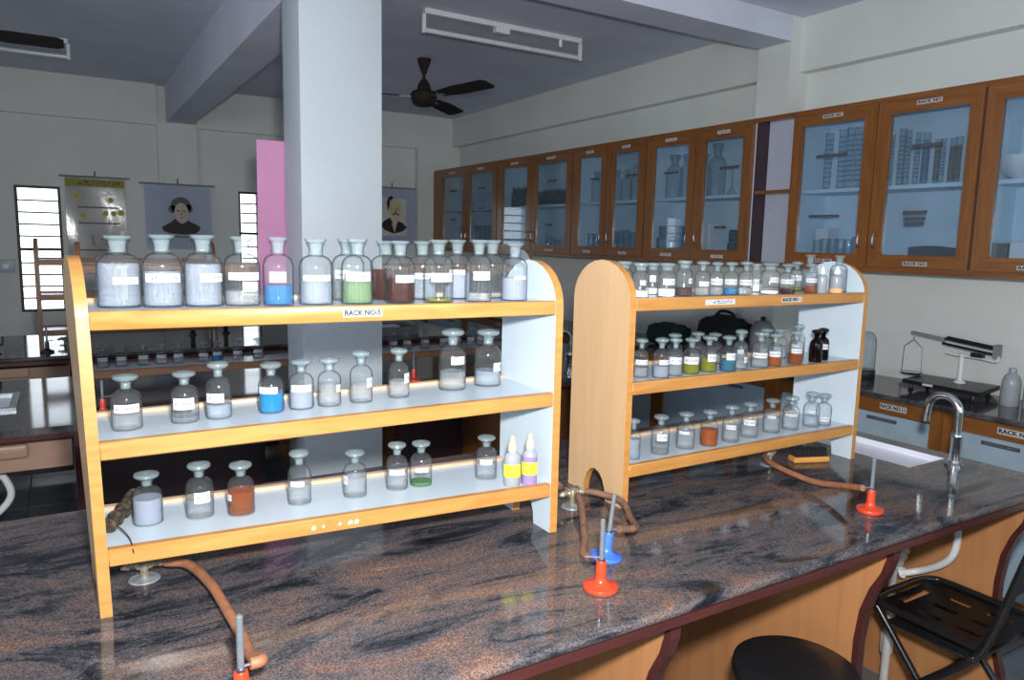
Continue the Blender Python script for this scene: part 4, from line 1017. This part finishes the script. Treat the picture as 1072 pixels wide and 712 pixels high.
DARKG = thin_glass('smoky_glass', (0.3, 0.33, 0.33), (0.08, 0.09, 0.09), 0.05, 0.05, (0.05, 0.06, 0.06))
for n, (y, r, h) in enumerate([(5.69, 0.034, 0.14), (5.60, 0.034, 0.15), (5.51, 0.034, 0.147), (5.41, 0.037, 0.15), (5.32, 0.034, 0.14)]):
    bottle(CX, y, SH, r, h, 'J', L_BLACK, 0.45, None, 'dark jar on far cabinet shelf, %s of five' % ((ORD[n]+' from left') if n else 'leftmost'), 'dark jars in the far cabinet', DARKG, 'glass_jar')
for n, (y, r, h) in enumerate([(6.13, 0.04, 0.19), (6.03, 0.038, 0.185), (5.94, 0.034, 0.195)]):
    bottle(CX, y, SH, r, h, 'J', L_BLACK, 0.4, None, 'dark jar above the window reflection, %s of three' % ['leftmost', 'middle', 'rightmost'][n], 'dark jars above the reflection', DARKG, 'glass_jar')
fn = thing('glass_funnel', 'small glass funnel standing mouth down beside the largest bottle', 'funnel', (CX, 3.43, SH))
obj('cone', lath([(0.034, 0.0), (0.033, 0.004), (0.008, 0.055)], seg=20, cap0=False, cap1=False), CABGLASS, fn)
obj('stem', lath([(0.007, 0.053), (0.005, 0.17)], seg=14), CABGLASS, fn)
for n, (r, z) in enumerate(((0.105, SL), (0.092, SL+0.085))):
    tag(obj('glass_dish', lath([(0, 0.004), (0.96*r, 0), (r, 0.006), (r, 0.078), (r*1.03, 0.082), (r*0.97, 0.079), (0.96*r, 0.012), (0, 0.012)], seg=30, cap0=False, cap1=False), CABGLASS, None, (CX, 3.965, z)), 'round glass dish, %s of the stacked pair' % ['lower', 'upper'][n], 'dish', 'stacked glass dishes')
tag(obj('white_carton', bxm(-0.06, 0.06, -0.055, 0.055, 0, 0.19, bevel=0.004, seg=1), WHITEPLASTIC, None, (CX, 3.60, SL)), 'pale square carton on the lower shelf under the largest bottle', 'box')
for n, (z, r, h) in enumerate(((SL, 0.036, 0.06), (SL+0.062, 0.028, 0.08))):
    tag(obj('dark_pot', lath([(0, 0.002), (0.9*r, 0), (r, 0.006), (r, h-0.01), (0.85*r, h-0.002), (0, h)], seg=20, cap0=False, cap1=False), DARKG, None, (CX-0.03, 3.365, z)), 'dark glass pot, %s of the two by the cabinet edge' % ['lower', 'upper'][n], 'pot', 'dark glass pots')
tag(obj('white_carton', bxm(-0.05, 0.05, -0.04, 0.04, 0, 0.15, bevel=0.004, seg=1), WHITEPLASTIC, None, (CX+0.06, 2.745, SL)), 'small white carton behind the beakers under the cylinders', 'box')
tag(obj('wooden_tray', prism(bmesh.new(), [(-0.14, 0), (0.14, 0), (0.14, 0.05), (0.05, 0.058), (-0.14, 0.04)], 'x', -0.06, 0.06), plain('grey_board', (0.05, 0.05, 0.055), 0.6), None, (CX, 2.04, SL)), 'dark wooden tray lying under the row of cylinders', 'tray')
tag(obj('porcelain_bowl', lath([(0.03, 0.0), (0.034, 0.008), (0.07, 0.03), (0.095, 0.075), (0.099, 0.11), (0.094, 0.108), (0.066, 0.034), (0, 0.016)], seg=30, cap0=True, cap1=False), WHITEPLASTIC, None, (CX, 1.72, SH)), 'white porcelain bowl in the right edge cabinet', 'bowl')
tag(obj('cardboard_box', bxm(-0.06, 0.06, -0.05, 0.05, 0, 0.075, bevel=0.003, seg=1), plain('brown_card', (0.12, 0.11, 0.1), 0.7), None, (CX-0.03, 1.755, SL)), 'brown box under the porcelain bowl, left one', 'box')
tag(obj('cardboard_box', bxm(-0.06, 0.06, -0.045, 0.045, 0, 0.082, bevel=0.003, seg=1), WHITEPLASTIC, None, (CX-0.03, 1.65, SL)), 'pale box under the porcelain bowl, right one', 'box')

# ------------------------------------------------------------------ wall counter with base cupboards
tag(obj('counter_top', bxm(3.38, XR-0.001, 0.5, YB-0.095, ZB-0.026, ZB, bevel=0.004, seg=1), GRANITE_D), 'long dark granite counter top along the right wall', 'counter')
CUP = [0.83, 1.775, 2.72, 3.665, 4.61, 5.555, 6.5, 7.445]
for k, (a, b) in enumerate(zip(CUP, CUP[1:])):
    nth = ['at the right picture edge', 'behind the near bench tap', 'behind the near right rack', 'below the black bag', 'fourth from the far corner', 'second nearest the far corner', 'in the far corner'][k]
    root = thing('base_cupboard', 'low glazed wooden cupboard under the counter, %s' % nth, 'cupboard', (0, 0, 0), 0, 'base cupboards under the counter')
    z1 = ZB-0.027
    obj('side_panel', bxm(3.412, XR-0.002, a+0.002, a+0.02, 0.0, z1), CABWOOD, root)
    obj('side_panel', bxm(3.412, XR-0.002, b-0.02, b-0.002, 0.0, z1), CABWOOD, root)
    obj('back_panel', bxm(XR-0.02, XR-0.003, a+0.02, b-0.02, 0.0, z1), CABIN, root)
    obj('bottom_panel', bxm(3.412, XR-0.02, a+0.02, b-0.02, 0.06, 0.08), CABIN, root)
    obj('inner_shelf', bxm(3.46, XR-0.02, a+0.02, b-0.02, 0.42, 0.44), CABIN, root)
    obj('stile', bxm(3.392, 3.411, a+0.001, a+0.055, 0.0, z1), CABWOOD, root)
    obj('stile', bxm(3.392, 3.411, b-0.055, b-0.001, 0.0, z1), CABWOOD, root)
    dr = obj('drawer_front', bxm(3.394, 3.411, a+0.056, b-0.056, 0.782, z1-0.002, bevel=0.003, seg=1), CABWOOD_H, root)
    obj('plinth', bxm(3.40, 3.411, a+0.056, b-0.056, 0.0, 0.10), CABWOOD_H, root)
    m = (a+b)/2
    for (p, q) in ((a+0.056, m+0.01), (m-0.01, b-0.056)):
        xo = 3.398 if p < m-0.02 else 3.404
        gp = obj('sliding_glass', bxm(xo, xo+0.004, p, q, 0.10, 0.780), plain('frosted_blue_glass_%d_%d' % (k, p*100), (0.36, 0.47, 0.56), 0.12, noise=0.05), root)
        o = obj('glass_sign', sheet(0.155, 0.018), DARKSTRIP, gp, (xo-0.001, q-0.19, 0.752)); o.rotation_euler = (0, 0, -PI/2)
    sy = b-0.70 if k != 1 else 2.012
    if k == 0: sy = 1.475
    sgn = {1: 'RACK NO.11'}.get(k, 'RACK NO')
    o = obj('drawer_sign', sheet(0.135, 0.028), PLAINPAPER, dr, (3.3935, sy, 0.821)); o.rotation_euler = (0, 0, -PI/2)
    me = text_mesh(sgn, 0.025); me.materials.append(INK)
    t = obj('sign_lettering', me, INK, dr, (3.3915, sy, 0.821)); t.rotation_euler = (PI/2, 0, -PI/2)
    bw = max(v.co.x for v in me.vertices)-min(v.co.x for v in me.vertices); t.scale = (0.125/bw, 1, 1)

# beam balance
bl = thing('beam_balance', 'black and white laboratory beam balance on the wall counter', 'balance', (0, 0, ZB))
ca = math.cos; 
def bal_poly(): return [(3.60, 2.10), (3.84, 2.13), (3.87, 1.77), (3.575, 1.72)]
obj('base_board', prism(bmesh.new(), bal_poly(), 'z', 0.035, 0.055), BLACK, bl)
for (x, y) in ((3.63, 2.07), (3.80, 2.08), (3.83, 1.80), (3.61, 1.76)):
    obj('foot', lath([(0.012, 0.0), (0.014, 0.004), (0.008, 0.012), (0.008, 0.036)], seg=14, cx=x, cy=y), BLACK, bl)
o = obj('name_plate', sheet(0.14, 0.012), PLAINPAPER, bl, (3.592, 1.92, 0.046)); o.rotation_euler = (0, 0, -PI/2+0.06)
PXB, PYB = 3.76, 1.905
obj('pillar', lath([(0.026, 0.055), (0.024, 0.062), (0.013, 0.070), (0.0115, 0.185), (0.016, 0.19), (0.016, 0.20)], seg=20, cx=PXB, cy=PYB), WHITEPLASTIC, bl)
obj('cradle', tub([(PXB, PYB+0.08, 0.196), (PXB, PYB+0.02, 0.190), (PXB, PYB-0.09, 0.188), (PXB, PYB-0.155, 0.182), (PXB, PYB-0.165, 0.21)], 0.005, seg=10), WHITEPLASTIC, bl)
obj('damper_block', bxm(PXB-0.014, PXB+0.014, PYB-0.10, PYB-0.045, 0.192, 0.214), BLACK, bl)
bmz = 0.25
def beam_z(y): return bmz+(y-PYB)*0.10
for dx, dz in ((-0.020, -0.016), (0.0, 0.006), (0.020, 0.012)):
    bm = bmesh.new(); box(bm, PXB+dx-0.004, PXB+dx+0.004, PYB-0.15, PYB+0.09, -0.006, 0.006)
    for v in bm.verts: v.co.z += beam_z(v.co.y)+dz
    obj('scale_beam', bm, BLACKMETAL, bl)
bm = bmesh.new(); box(bm, PXB-0.028, PXB+0.028, PYB-0.165, PYB-0.15, -0.03, 0.03)
for v in bm.verts: v.co.z += beam_z(v.co.y)
obj('beam_end', bm, GREYPLASTIC, bl)
bm = bmesh.new(); box(bm, PXB-0.010, PXB+0.010, PYB+0.09, PYB+0.26, -0.008, 0.008)
for v in bm.verts: v.co.z += beam_z(v.co.y)
obj('load_arm', bm, GREYPLASTIC, bl)
hy = PYB+0.245; hz = beam_z(hy)-0.01
obj('hanger', tub([(PXB, hy+0.052, 0.069), (PXB, hy+0.048, hz-0.062), (PXB, hy, hz-0.022), (PXB, hy-0.048, hz-0.062), (PXB, hy-0.052, 0.069)], 0.0022, seg=8, smooth=False), STEEL, bl)
obj('hook', tub([(PXB, hy, hz-0.022), (PXB, hy, hz+0.006)], 0.003, seg=8, smooth=False), STEEL, bl)
obj('pan', lath([(0, 0.058), (0.045, 0.060), (0.056, 0.071), (0.053, 0.071), (0, 0.064)], seg=28, cx=PXB, cy=hy, cap0=False, cap1=False), STEEL, bl)
# squeeze bottles, jar, bags on the counter
def squeeze(x, y, label):
    root = thing('squeeze_bottle', label, 'bottle', (x, y, ZB), 0, 'squeeze bottles')
    r, h = 0.040, 0.175
    obj('plastic_body', lath([(0, 0.003), (0.93*r, 0), (r, 0.006), (r, 0.098), (0.95*r, 0.118), (0.75*r, 0.138), (0.4*r, 0.150), (0.36*r, 0.152)], seg=28, cap0=False), SOFTPLASTIC, root)
    obj('neck_cap', lath([(0.38*r, 0.150), (0.40*r, 0.153), (0.40*r, h-0.003), (0.34*r, h)], seg=20), SOFTPLASTIC, root)
squeeze(3.70, 1.645, 'translucent squeeze bottle on the counter, right of the balance')
squeeze(3.70, 1.55, 'translucent squeeze bottle cut by the right picture edge')
gj = thing('glass_jar', 'tall glass jar on the counter behind the right rack edge', 'jar', (3.70, 2.372, ZB))
obj('glass_wall', lath([(0, 0.004), (0.045, 0), (0.05, 0.006), (0.05, 0.19), (0.046, 0.225), (0.034, 0.248), (0.02, 0.258), (0, 0.26)], seg=28, cap0=False, cap1=False), CABGLASS, gj)
obj('base_ring', lath([(0.052, 0.0), (0.054, 0.004), (0.054, 0.05), (0.051, 0.054)], seg=28), DARKG, gj)
def sack(name, label, loc, pts, mat, cat, strap=True):
    root = thing(name, label, cat, loc)
    bm = bmesh.new()
    bmesh.ops.create_icosphere(bm, subdivisions=3, radius=1.0)
    for v in bm.verts:
        n = v.co.copy()
        sx, sy, sz = pts
        v.co = Vector((math.copysign(abs(n.x)**0.7, n.x)*sx, math.copysign(abs(n.y)**0.6, n.y)*sy, (math.copysign(abs(n.z)**0.7, n.z)+1)*sz/2))
        v.co += n*0.012*math.sin(9*n.x+7*n.y+5*n.z)
        v.co.z = max(0, v.co.z)
    for f in bm.faces: f.smooth = True
    obj('bag_body', bm, mat, root)
    if strap:
        obj('carry_strap', tub([(0, -sy*0.5, sz*0.93), (0, -sy*0.3, sz*1.10), (0, sy*0.2, sz*1.12), (0, sy*0.5, sz*0.93)], 0.010, seg=8), mat, root)
    return root
sack('black_bag', 'black cloth bag with a carry strap on the counter behind the racks', (3.64, 3.33, ZB), (0.12, 0.18, 0.25), BLACKCLOTH, 'bag')
sack('teal_bag', 'low dark teal bag on the counter left of the black bag', (3.62, 3.82, ZB), (0.11, 0.16, 0.15), TEALCLOTH, 'bag', False)
gc = thing('grey_canister', 'rounded grey canister on the counter beside the black bag', 'canister', (3.66, 3.04, ZB))
obj('canister_body', lath([(0, 0), (0.07, 0), (0.075, 0.01), (0.075, 0.17), (0.068, 0.21), (0.045, 0.245), (0, 0.255)], seg=26, cap0=False, cap1=False), GREYPLASTIC, gc)
obj('canister_knob', lath([(0.012, 0.25), (0.018, 0.262), (0.012, 0.275)], seg=14), BLACK, gc)
# grey trays on the far bench right of the pillar
ty = thing('grey_tray', 'shallow grey tray on the far bench right of the pillar', 'tray', (2.02, 5.15, ZB))
obj('tray_floor', bxm(-0.2, 0.2, -0.15, 0.15, 0, 0.008), GREYPLASTIC, ty)
for a in ((-0.2, 0.2, -0.16, -0.15, 0, 0.06), (-0.2, 0.2, 0.15, 0.16, 0, 0.06), (-0.21, -0.2, -0.16, 0.16, 0, 0.06), (0.2, 0.21, -0.16, 0.16, 0, 0.06)):
    obj('tray_side', bxm(*a), GREYPLASTIC, ty)
tag(obj('white_carton', bxm(-0.07, 0.07, -0.05, 0.05, 0, 0.05, bevel=0.003, seg=1), WHITEPLASTIC, None, (2.05, 5.15, ZB+0.0085)), 'small white carton lying in the grey tray', 'box')

# ------------------------------------------------------------------ wall charts, pink sheet, switch box
FW = YB-0.004
def chart(name, label, cat, x0, x1, z0, z1, mat, yw=FW):
    root = thing(name, label, cat, ((x0+x1)/2, yw, z0))
    w, h = x1-x0, z1-z0
    bm = bmesh.new()
    n = 10
    gr = [[bm.verts.new((-w/2+w*i/n, -0.010-0.004*math.sin(5*i/n+3*j/n), h*j/n)) for j in range(n+1)] for i in range(n+1)]
    for i in range(n):
        for j in range(n):
            bm.faces.new((gr[i][j], gr[i+1][j], gr[i+1][j+1], gr[i][j+1])).smooth = True
    bmesh.ops.solidify(bm, geom=list(bm.faces), thickness=0.002)
    obj('sheet', bm, mat, root)
    obj('hanging_rod', tub([(-w/2-0.04, -0.014, h+0.008), (w/2+0.04, -0.014, h+0.008)], 0.008, smooth=False), GREYPLASTIC, root)
    obj('hook', tub([(0, -0.012, h+0.01), (0, -0.006, h+0.05), (0.004, -0.002, h+0.06)], 0.005, seg=8), BLACK, root)
    return root, w, h
def blob(root, name, pts, y0, mat, t=0.003):
    bm = bmesh.new(); prism(bm, pts, 'y', y0-t, y0); return obj(name, bm, mat, root)
def ell(cx, cz, rx, rz, n=24, a0=0.0, a1=2*PI):
    return [(cx+rx*math.cos(a0+(a1-a0)*k/n), cz+rz*math.sin(a0+(a1-a0)*k/n)) for k in range(n)]
PBLUE = plain('poster_blue', (0.64, 0.71, 0.88), 0.45, noise=0.02)
SKIN1 = plain('print_skin', (0.50, 0.42, 0.37), 0.6); HAIR1 = plain('print_grey_hair', (0.10, 0.09, 0.08), 0.6)
SKIN2 = plain('print_tan_skin', (0.56, 0.46, 0.30), 0.6); INKB = plain('print_black', (0.012, 0.008, 0.010), 0.6); SHADE = plain('print_line', (0.22, 0.16, 0.13), 0.6)
c1, w, h = chart('portrait_poster', 'blue poster with a bust portrait in black clothes', 'poster', 0.66, 1.23, 1.44, 2.03, PBLUE, YB-0.064)
y0 = -0.0165
cx, cz = 0.02, 0.40
blob(c1, 'printed_clothes', [(-0.17+cx, cz-0.20), (-0.155+cx, cz-0.235), (-0.10+cx, cz-0.255), (0.02+cx, cz-0.265), (0.12+cx, cz-0.255), (0.155+cx, cz-0.225), (0.165+cx, cz-0.185), (0.10+cx, cz-0.155), (0.055+cx, cz-0.13), (0.04+cx, cz-0.15), (0.0+cx, cz-0.165), (-0.035+cx, cz-0.14), (-0.05+cx, cz-0.115), (-0.09+cx, cz-0.15)], y0, INKB)
blob(c1, 'printed_hair', ell(cx, cz+0.0, 0.088, 0.085), y0, HAIR1)
blob(c1, 'printed_hair_bun', ell(cx-0.075, cz-0.03, 0.034, 0.036), y0, HAIR1)
blob(c1, 'printed_hair_bun', ell(cx+0.07, cz-0.02, 0.03, 0.04), y0, HAIR1)
blob(c1, 'printed_face', ell(cx+0.002, cz-0.062, 0.062, 0.092), y0-0.003, SKIN1)
for s in (-1, 1):
    blob(c1, 'printed_eye', ell(cx+s*0.026, cz-0.045, 0.017, 0.007, 12), y0-0.006, SHADE)
blob(c1, 'printed_nose', [(cx-0.006, cz-0.082), (cx+0.010, cz-0.082), (cx+0.003, cz-0.05)], y0-0.006, SHADE)
blob(c1, 'printed_mouth', ell(cx+0.002, cz-0.108, 0.020, 0.005, 12), y0-0.006, SHADE)
o = obj('printed_caption', sheet(0.19, 0.012), DARKSTRIP, c1, (0.0, y0+0.001, 0.115))
c2, w, h = chart('portrait_poster', 'pale blue poster with a bust portrait of a moustached man', 'poster', 2.84, 3.375, 1.52, 2.125, PBLUE, YB-0.004)
blob(c2, 'printed_panel', [(-0.17, 0.09), (0.165, 0.09), (0.165, 0.50), (-0.17, 0.50)], y0+0.0015, plain('print_cream', (0.55, 0.53, 0.52), 0.6))
cx, cz = 0.02, 0.40
blob(c2, 'printed_clothes', [(-0.16+cx, cz-0.20), (-0.10+cx, cz-0.25), (0.0+cx, cz-0.285), (0.10+cx, cz-0.255), (0.15+cx, cz-0.215), (0.10+cx, cz-0.165), (0.05+cx, cz-0.145), (0.0+cx, cz-0.19), (-0.05+cx, cz-0.11), (-0.12+cx, cz-0.15)], y0-0.001, INKB)
blob(c2, 'printed_collar', [(cx-0.03, cz-0.17), (cx+0.035, cz-0.16), (cx+0.004, cz-0.28)], y0-0.0045, SKIN2)
blob(c2, 'printed_face', ell(cx+0.01, cz-0.02, 0.072, 0.125), y0-0.004, SKIN2)
blob(c2, 'printed_hair', [(cx-0.075, cz-0.03), (cx-0.062, cz-0.02), (cx-0.05, cz+0.07), (cx-0.01, cz+0.10), (cx-0.03, cz+0.125), (cx-0.07, cz+0.105), (cx-0.09, cz+0.05)], y0-0.007, INKB)
for s in (-1, 1):
    blob(c2, 'printed_spectacle', ell(cx+0.012+s*0.034, cz-0.005, 0.024, 0.020, 16), y0-0.007, SHADE)
    blob(c2, 'printed_lens', ell(cx+0.012+s*0.034, cz-0.005, 0.019, 0.015, 16), y0-0.010, SKIN2)
    blob(c2, 'printed_moustache', [(cx+0.015, cz-0.052), (cx+0.015+s*0.045, cz-0.078), (cx+0.015+s*0.03, cz-0.085), (cx+0.015, cz-0.068)], y0-0.007, INKB)
blob(c2, 'printed_nose', [(cx+0.004, cz-0.05), (cx+0.024, cz-0.05), (cx+0.013, cz-0.008)], y0-0.007, SHADE)
PLASTICSHEET = plain('grey_plastic_chart', (0.68, 0.69, 0.66), 0.12, noise=0.06, nscale=5, bump=0.25)
OLIVEBAR = paper('olive_header', (0.26, 0.24, 0.02), (0.05, 0.05, 0.03), 24, 0.2, 0.8)
YEL = plain('print_yellow', (0.42, 0.38, 0.05), 0.5); DOT = plain('print_dot', (0.2, 0.16, 0.02), 0.5)
c3, w, h = chart('flower_chart', 'shiny plastic coated chart with yellow flowers and olive header', 'chart', 0.035, 0.51, 1.27, 2.06, PLASTICSHEET)
obj('printed_header', sheet(w*0.97, 0.065), OLIVEBAR, c3, (0, y0+0.002, h-0.045))
for (fx, fz, r) in ((-0.145, 0.63, 0.042), (0.115, 0.60, 0.028), (-0.11, 0.46, 0.034), (0.07, 0.48, 0.03), (0.135, 0.48, 0.028), (0.195, 0.49, 0.034)):
    pts = []
    for k in range(24):
        a = 2*PI*k/24; q = r*(1.0 if k % 2 else 0.72); pts.append((fx+q*math.cos(a), fz+q*math.sin(a)))
    blob(c3, 'printed_flower', pts, y0+0.001, YEL)
    blob(c3, 'printed_flower_centre', ell(fx, fz, r*0.22, r*0.22, 10), y0-0.002, DOT)
for (fx, fz) in ((-0.04, 0.26), (-0.035, 0.21), (0.04, 0.255), (0.075, 0.245), (0.06, 0.215)):
    blob(c3, 'printed_mark', ell(fx, fz, 0.014, 0.026, 10), y0+0.001, GREYPLASTIC)
for k in range(3):
    o = obj('printed_line', sheet(w*0.7, 0.012), DARKSTRIP, c3, (0.02, y0+0.001, (0.53, 0.39, 0.15)[k]))
# pink sheet fixed to the pillar
bm = bmesh.new(); n = 10
gr = [[bm.verts.new((0.712+0.14*i/n+(0.010*(1-i/n))*math.sin(j/n*1.6), 3.296+0.006*math.sin(2.2*i/n+1.5*j/n), 1.24+0.745*j/n)) for j in range(n+1)] for i in range(n+1)]
for i in range(n):
    for j in range(n): bm.faces.new((gr[i][j], gr[i+1][j], gr[i+1][j+1], gr[i][j+1])).smooth = True
bmesh.ops.solidify(bm, geom=list(bm.faces), thickness=0.0025)
tag(obj('pink_sheet', bm, PINK), 'plain bright pink paper sheet sticking out behind the pillar', 'paper')
sb = thing('switch_box', 'small pale wall box left of the louvred window', 'switch box', (-0.43, YB, 1.275))
obj('box_body', bxm(-0.06, 0.06, -0.04, 0, -0.055, 0.055, bevel=0.005, seg=2), plain('pale_blue_plastic', (0.42, 0.48, 0.56), 0.4), sb)
obj('switch_button', bxm(-0.02, 0.02, -0.046, -0.04, -0.02, 0.02), WHITEPLASTIC, sb)

# ------------------------------------------------------------------ ceiling fans and tube lights
def fan(loc, label, hub_z, ang, blade=0.66):
    root = thing('ceiling_fan', label, 'ceiling fan', loc)
    d = hub_z-loc[2]
    obj('canopy', lath([(0.015, -0.11), (0.05, -0.02), (0.052, 0.0)], seg=24), FANBROWN, root)
    obj('down_rod', tub([(0, 0, -0.10), (0, 0, d+0.06)], 0.012, smooth=False), FANBROWN, root)
    obj('lower_canopy', lath([(0.055, d+0.045), (0.048, d+0.08), (0.022, d+0.125), (0.014, d+0.13)], seg=24), FANBROWN, root)
    obj('motor_housing', lath([(0.02, d-0.075), (0.06, d-0.070), (0.085, d-0.055), (0.10, d-0.01), (0.105, d+0.015), (0.09, d+0.035), (0.055, d+0.048)], seg=32), FANBROWN, root)
    for k in range(3):
        a = ang+2*PI*k/3
        bm = bmesh.new()
        outl = [(0.19, -0.045), (0.40, -0.068), (blade-0.03, -0.066), (blade, -0.045), (blade, 0.045), (blade-0.03, 0.066), (0.40, 0.068), (0.19, 0.045)]
        prism(bm, outl, 'z', -0.003, 0.003)
        for v in bm.verts: v.co.z += -v.co.y*0.22
        bl_ = obj('blade', bm, FANBROWN, root, (0, 0, d)); bl_.rotation_euler = (0, 0, a)
        bm = bmesh.new(); box(bm, 0.085, 0.25, -0.02, 0.02, -0.010, -0.004)
        obj('blade_arm', bm, STEEL, bl_)
    return root
fan((2.40, 5.30, ZC), 'dark brown ceiling fan right of the pillar', 2.655, math.radians(-77), 0.74)
fan((-0.60, 5.0, ZC), 'dark ceiling fan cut by the left picture edge', 2.62, math.radians(-1))
def tube_light(loc, label, L):
    root = thing('tube_light', label, 'light fitting', loc, 0, 'tube lights on the ceiling')
    obj('batten', bxm(-L/2, L/2, -0.018, 0.018, -0.03, -0.001), WHITEPLASTIC, root)
    for s in (-1, 1):
        obj('end_bracket', bxm(s*L/2-0.012, s*L/2+0.012, -0.012, 0.012, -0.14, -0.03, bevel=0.004, seg=1), WHITEPLASTIC, root)
    obj('glass_tube', tub([(-L/2+0.012, 0, -0.122), (L/2-0.012, 0, -0.122)], 0.015, smooth=False, seg=16), plain('unlit_tube_glass', (0.62, 0.64, 0.64), 0.2, noise=0.02), root)
    obj('ballast_box', bxm(-0.09, 0.01, -0.020, 0.020, -0.062, -0.03), WHITEPLASTIC, root)
    obj('starter', lath([(0.010, -0.075), (0.012, -0.072), (0.012, -0.03)], seg=12, cx=L*0.36), WHITEPLASTIC, root)
    return root
tube_light((2.455, 4.17, ZC), 'unlit tube light on the ceiling right of the pillar', 1.14)
tube_light((-0.47, 6.30, ZC), 'unlit tube light at the left picture edge above the fan', 1.14)

# ------------------------------------------------------------------ stool and folding chair
st = thing('round_stool', 'round black padded stool tucked under the near bench', 'stool', (1.50, 1.075, 0))
obj('seat', lath([(0, 0.515), (0.14, 0.515), (0.150, 0.520), (0.153, 0.535), (0.150, 0.549), (0.138, 0.556), (0.07, 0.5575), (0, 0.558)], seg=48, cap0=False, cap1=False), BLACK, st)
for k in range(4):
    a = PI/4+PI/2*k
    obj('leg', tub([(0.105*ca(a), 0.105*math.sin(a), 0.517), (0.150*ca(a), 0.150*math.sin(a), 0.0)], 0.011, smooth=False), BLACKMETAL, st)
obj('foot_ring', tub([(0.135*ca(2*PI*k/24), 0.135*math.sin(2*PI*k/24), 0.18) for k in range(25)], 0.008, smooth=False, caps=False), BLACKMETAL, st)

fc = thing('folding_chair', 'black metal folding chair with slotted seat by the near bench', 'chair', (2.325, 1.12, 0.0))
hw, zs = 0.172, 0.47
# seat: plate with slots cut through it
bm = bmesh.new()
xs = [-hw+0.008+(2*hw-0.016)*i/15 for i in range(16)]
ys = [-0.17+0.33*j/14 for j in range(15)]
gv = {}
def seat_z(x, y): return zs-0.006*math.cos(PI*x/(2*hw))-0.010*(1-((y)/0.17)**2)*0.6
for i, x in enumerate(xs):
    for j, y in enumerate(ys): gv[i, j] = bm.verts.new((x, y, seat_z(x, y)))
for i in range(15):
    for j in range(14):
        if (i in (3, 7, 11) and j in (2, 3, 4)) or (i in (3, 7, 11) and j in (7, 8, 9)): continue
        if j == 12 and 4 <= i <= 10: continue
        bm.faces.new((gv[i, j], gv[i+1, j], gv[i+1, j+1], gv[i, j+1])).smooth = True
bmesh.ops.solidify(bm, geom=list(bm.faces), thickness=0.008)
obj('seat', bm, BLACK, fc)
bm = bxm(-0.15, 0.15, -0.14, 0.13, zs-0.062, zs-0.054, bevel=0.003, seg=1)
for v in bm.verts: v.co.z -= 0.02*math.cos(PI*v.co.x/0.3)
obj('seat_underpan', bm, BLACK, fc)
obj('seat_frame', tub([(-hw, -0.18, zs-0.004), (-hw, 0.10, zs), (-hw+0.02, 0.16, zs), (-hw+0.07, 0.178, zs), (0, 0.18, zs), (hw-0.07, 0.178, zs), (hw-0.02, 0.16, zs), (hw, 0.10, zs), (hw, -0.18, zs-0.004)], 0.0105, seg=12), BLACKMETAL, fc)
hb = hw+0.025
obj('back_frame', tub([(-hb, 0.22, 0.0), (-hb, 0.02, 0.25), (-hb, -0.15, 0.44), (-hb, -0.20, 0.55), (-hb, -0.27, 0.82), (-hb+0.04, -0.285, 0.87), (0, -0.29, 0.885), (hb-0.04, -0.285, 0.87), (hb, -0.27, 0.82), (hb, -0.20, 0.55), (hb, -0.15, 0.44), (hb, 0.02, 0.25), (hb, 0.22, 0.0)], 0.012, seg=12, n=8), BLACKMETAL, fc)
for s in (-1, 1):
    obj('rear_leg', tub([(s*(hw-0.002), 0.15, zs-0.012), (s*(hw-0.002), 0.10, 0.40), (s*(hw-0.002), -0.24, 0.0)], 0.011, smooth=False, seg=12), BLACKMETAL, fc)
    obj('pivot_bolt', tub([(s*(hw-0.01), -0.155, 0.447), (s*(hb+0.016), -0.155, 0.447)], 0.009, smooth=False, seg=10), STEEL, fc)
obj('rear_stretcher', tub([(-hw, -0.16, 0.094), (hw, -0.16, 0.094)], 0.009, smooth=False), BLACKMETAL, fc)
obj('front_stretcher', tub([(-hb, 0.15, 0.088), (hb, 0.15, 0.088)], 0.009, smooth=False), BLACKMETAL, fc)
bm = bmesh.new(); prism(bm, [(-hb+0.01, 0.66), (hb-0.01, 0.66), (hb-0.012, 0.80), (-hb+0.012, 0.80)], 'y', -0.005, 0.003)
for v in bm.verts: v.co.y += -0.20-(v.co.z-0.55)*0.26
obj('backrest', bm, BLACK, fc)
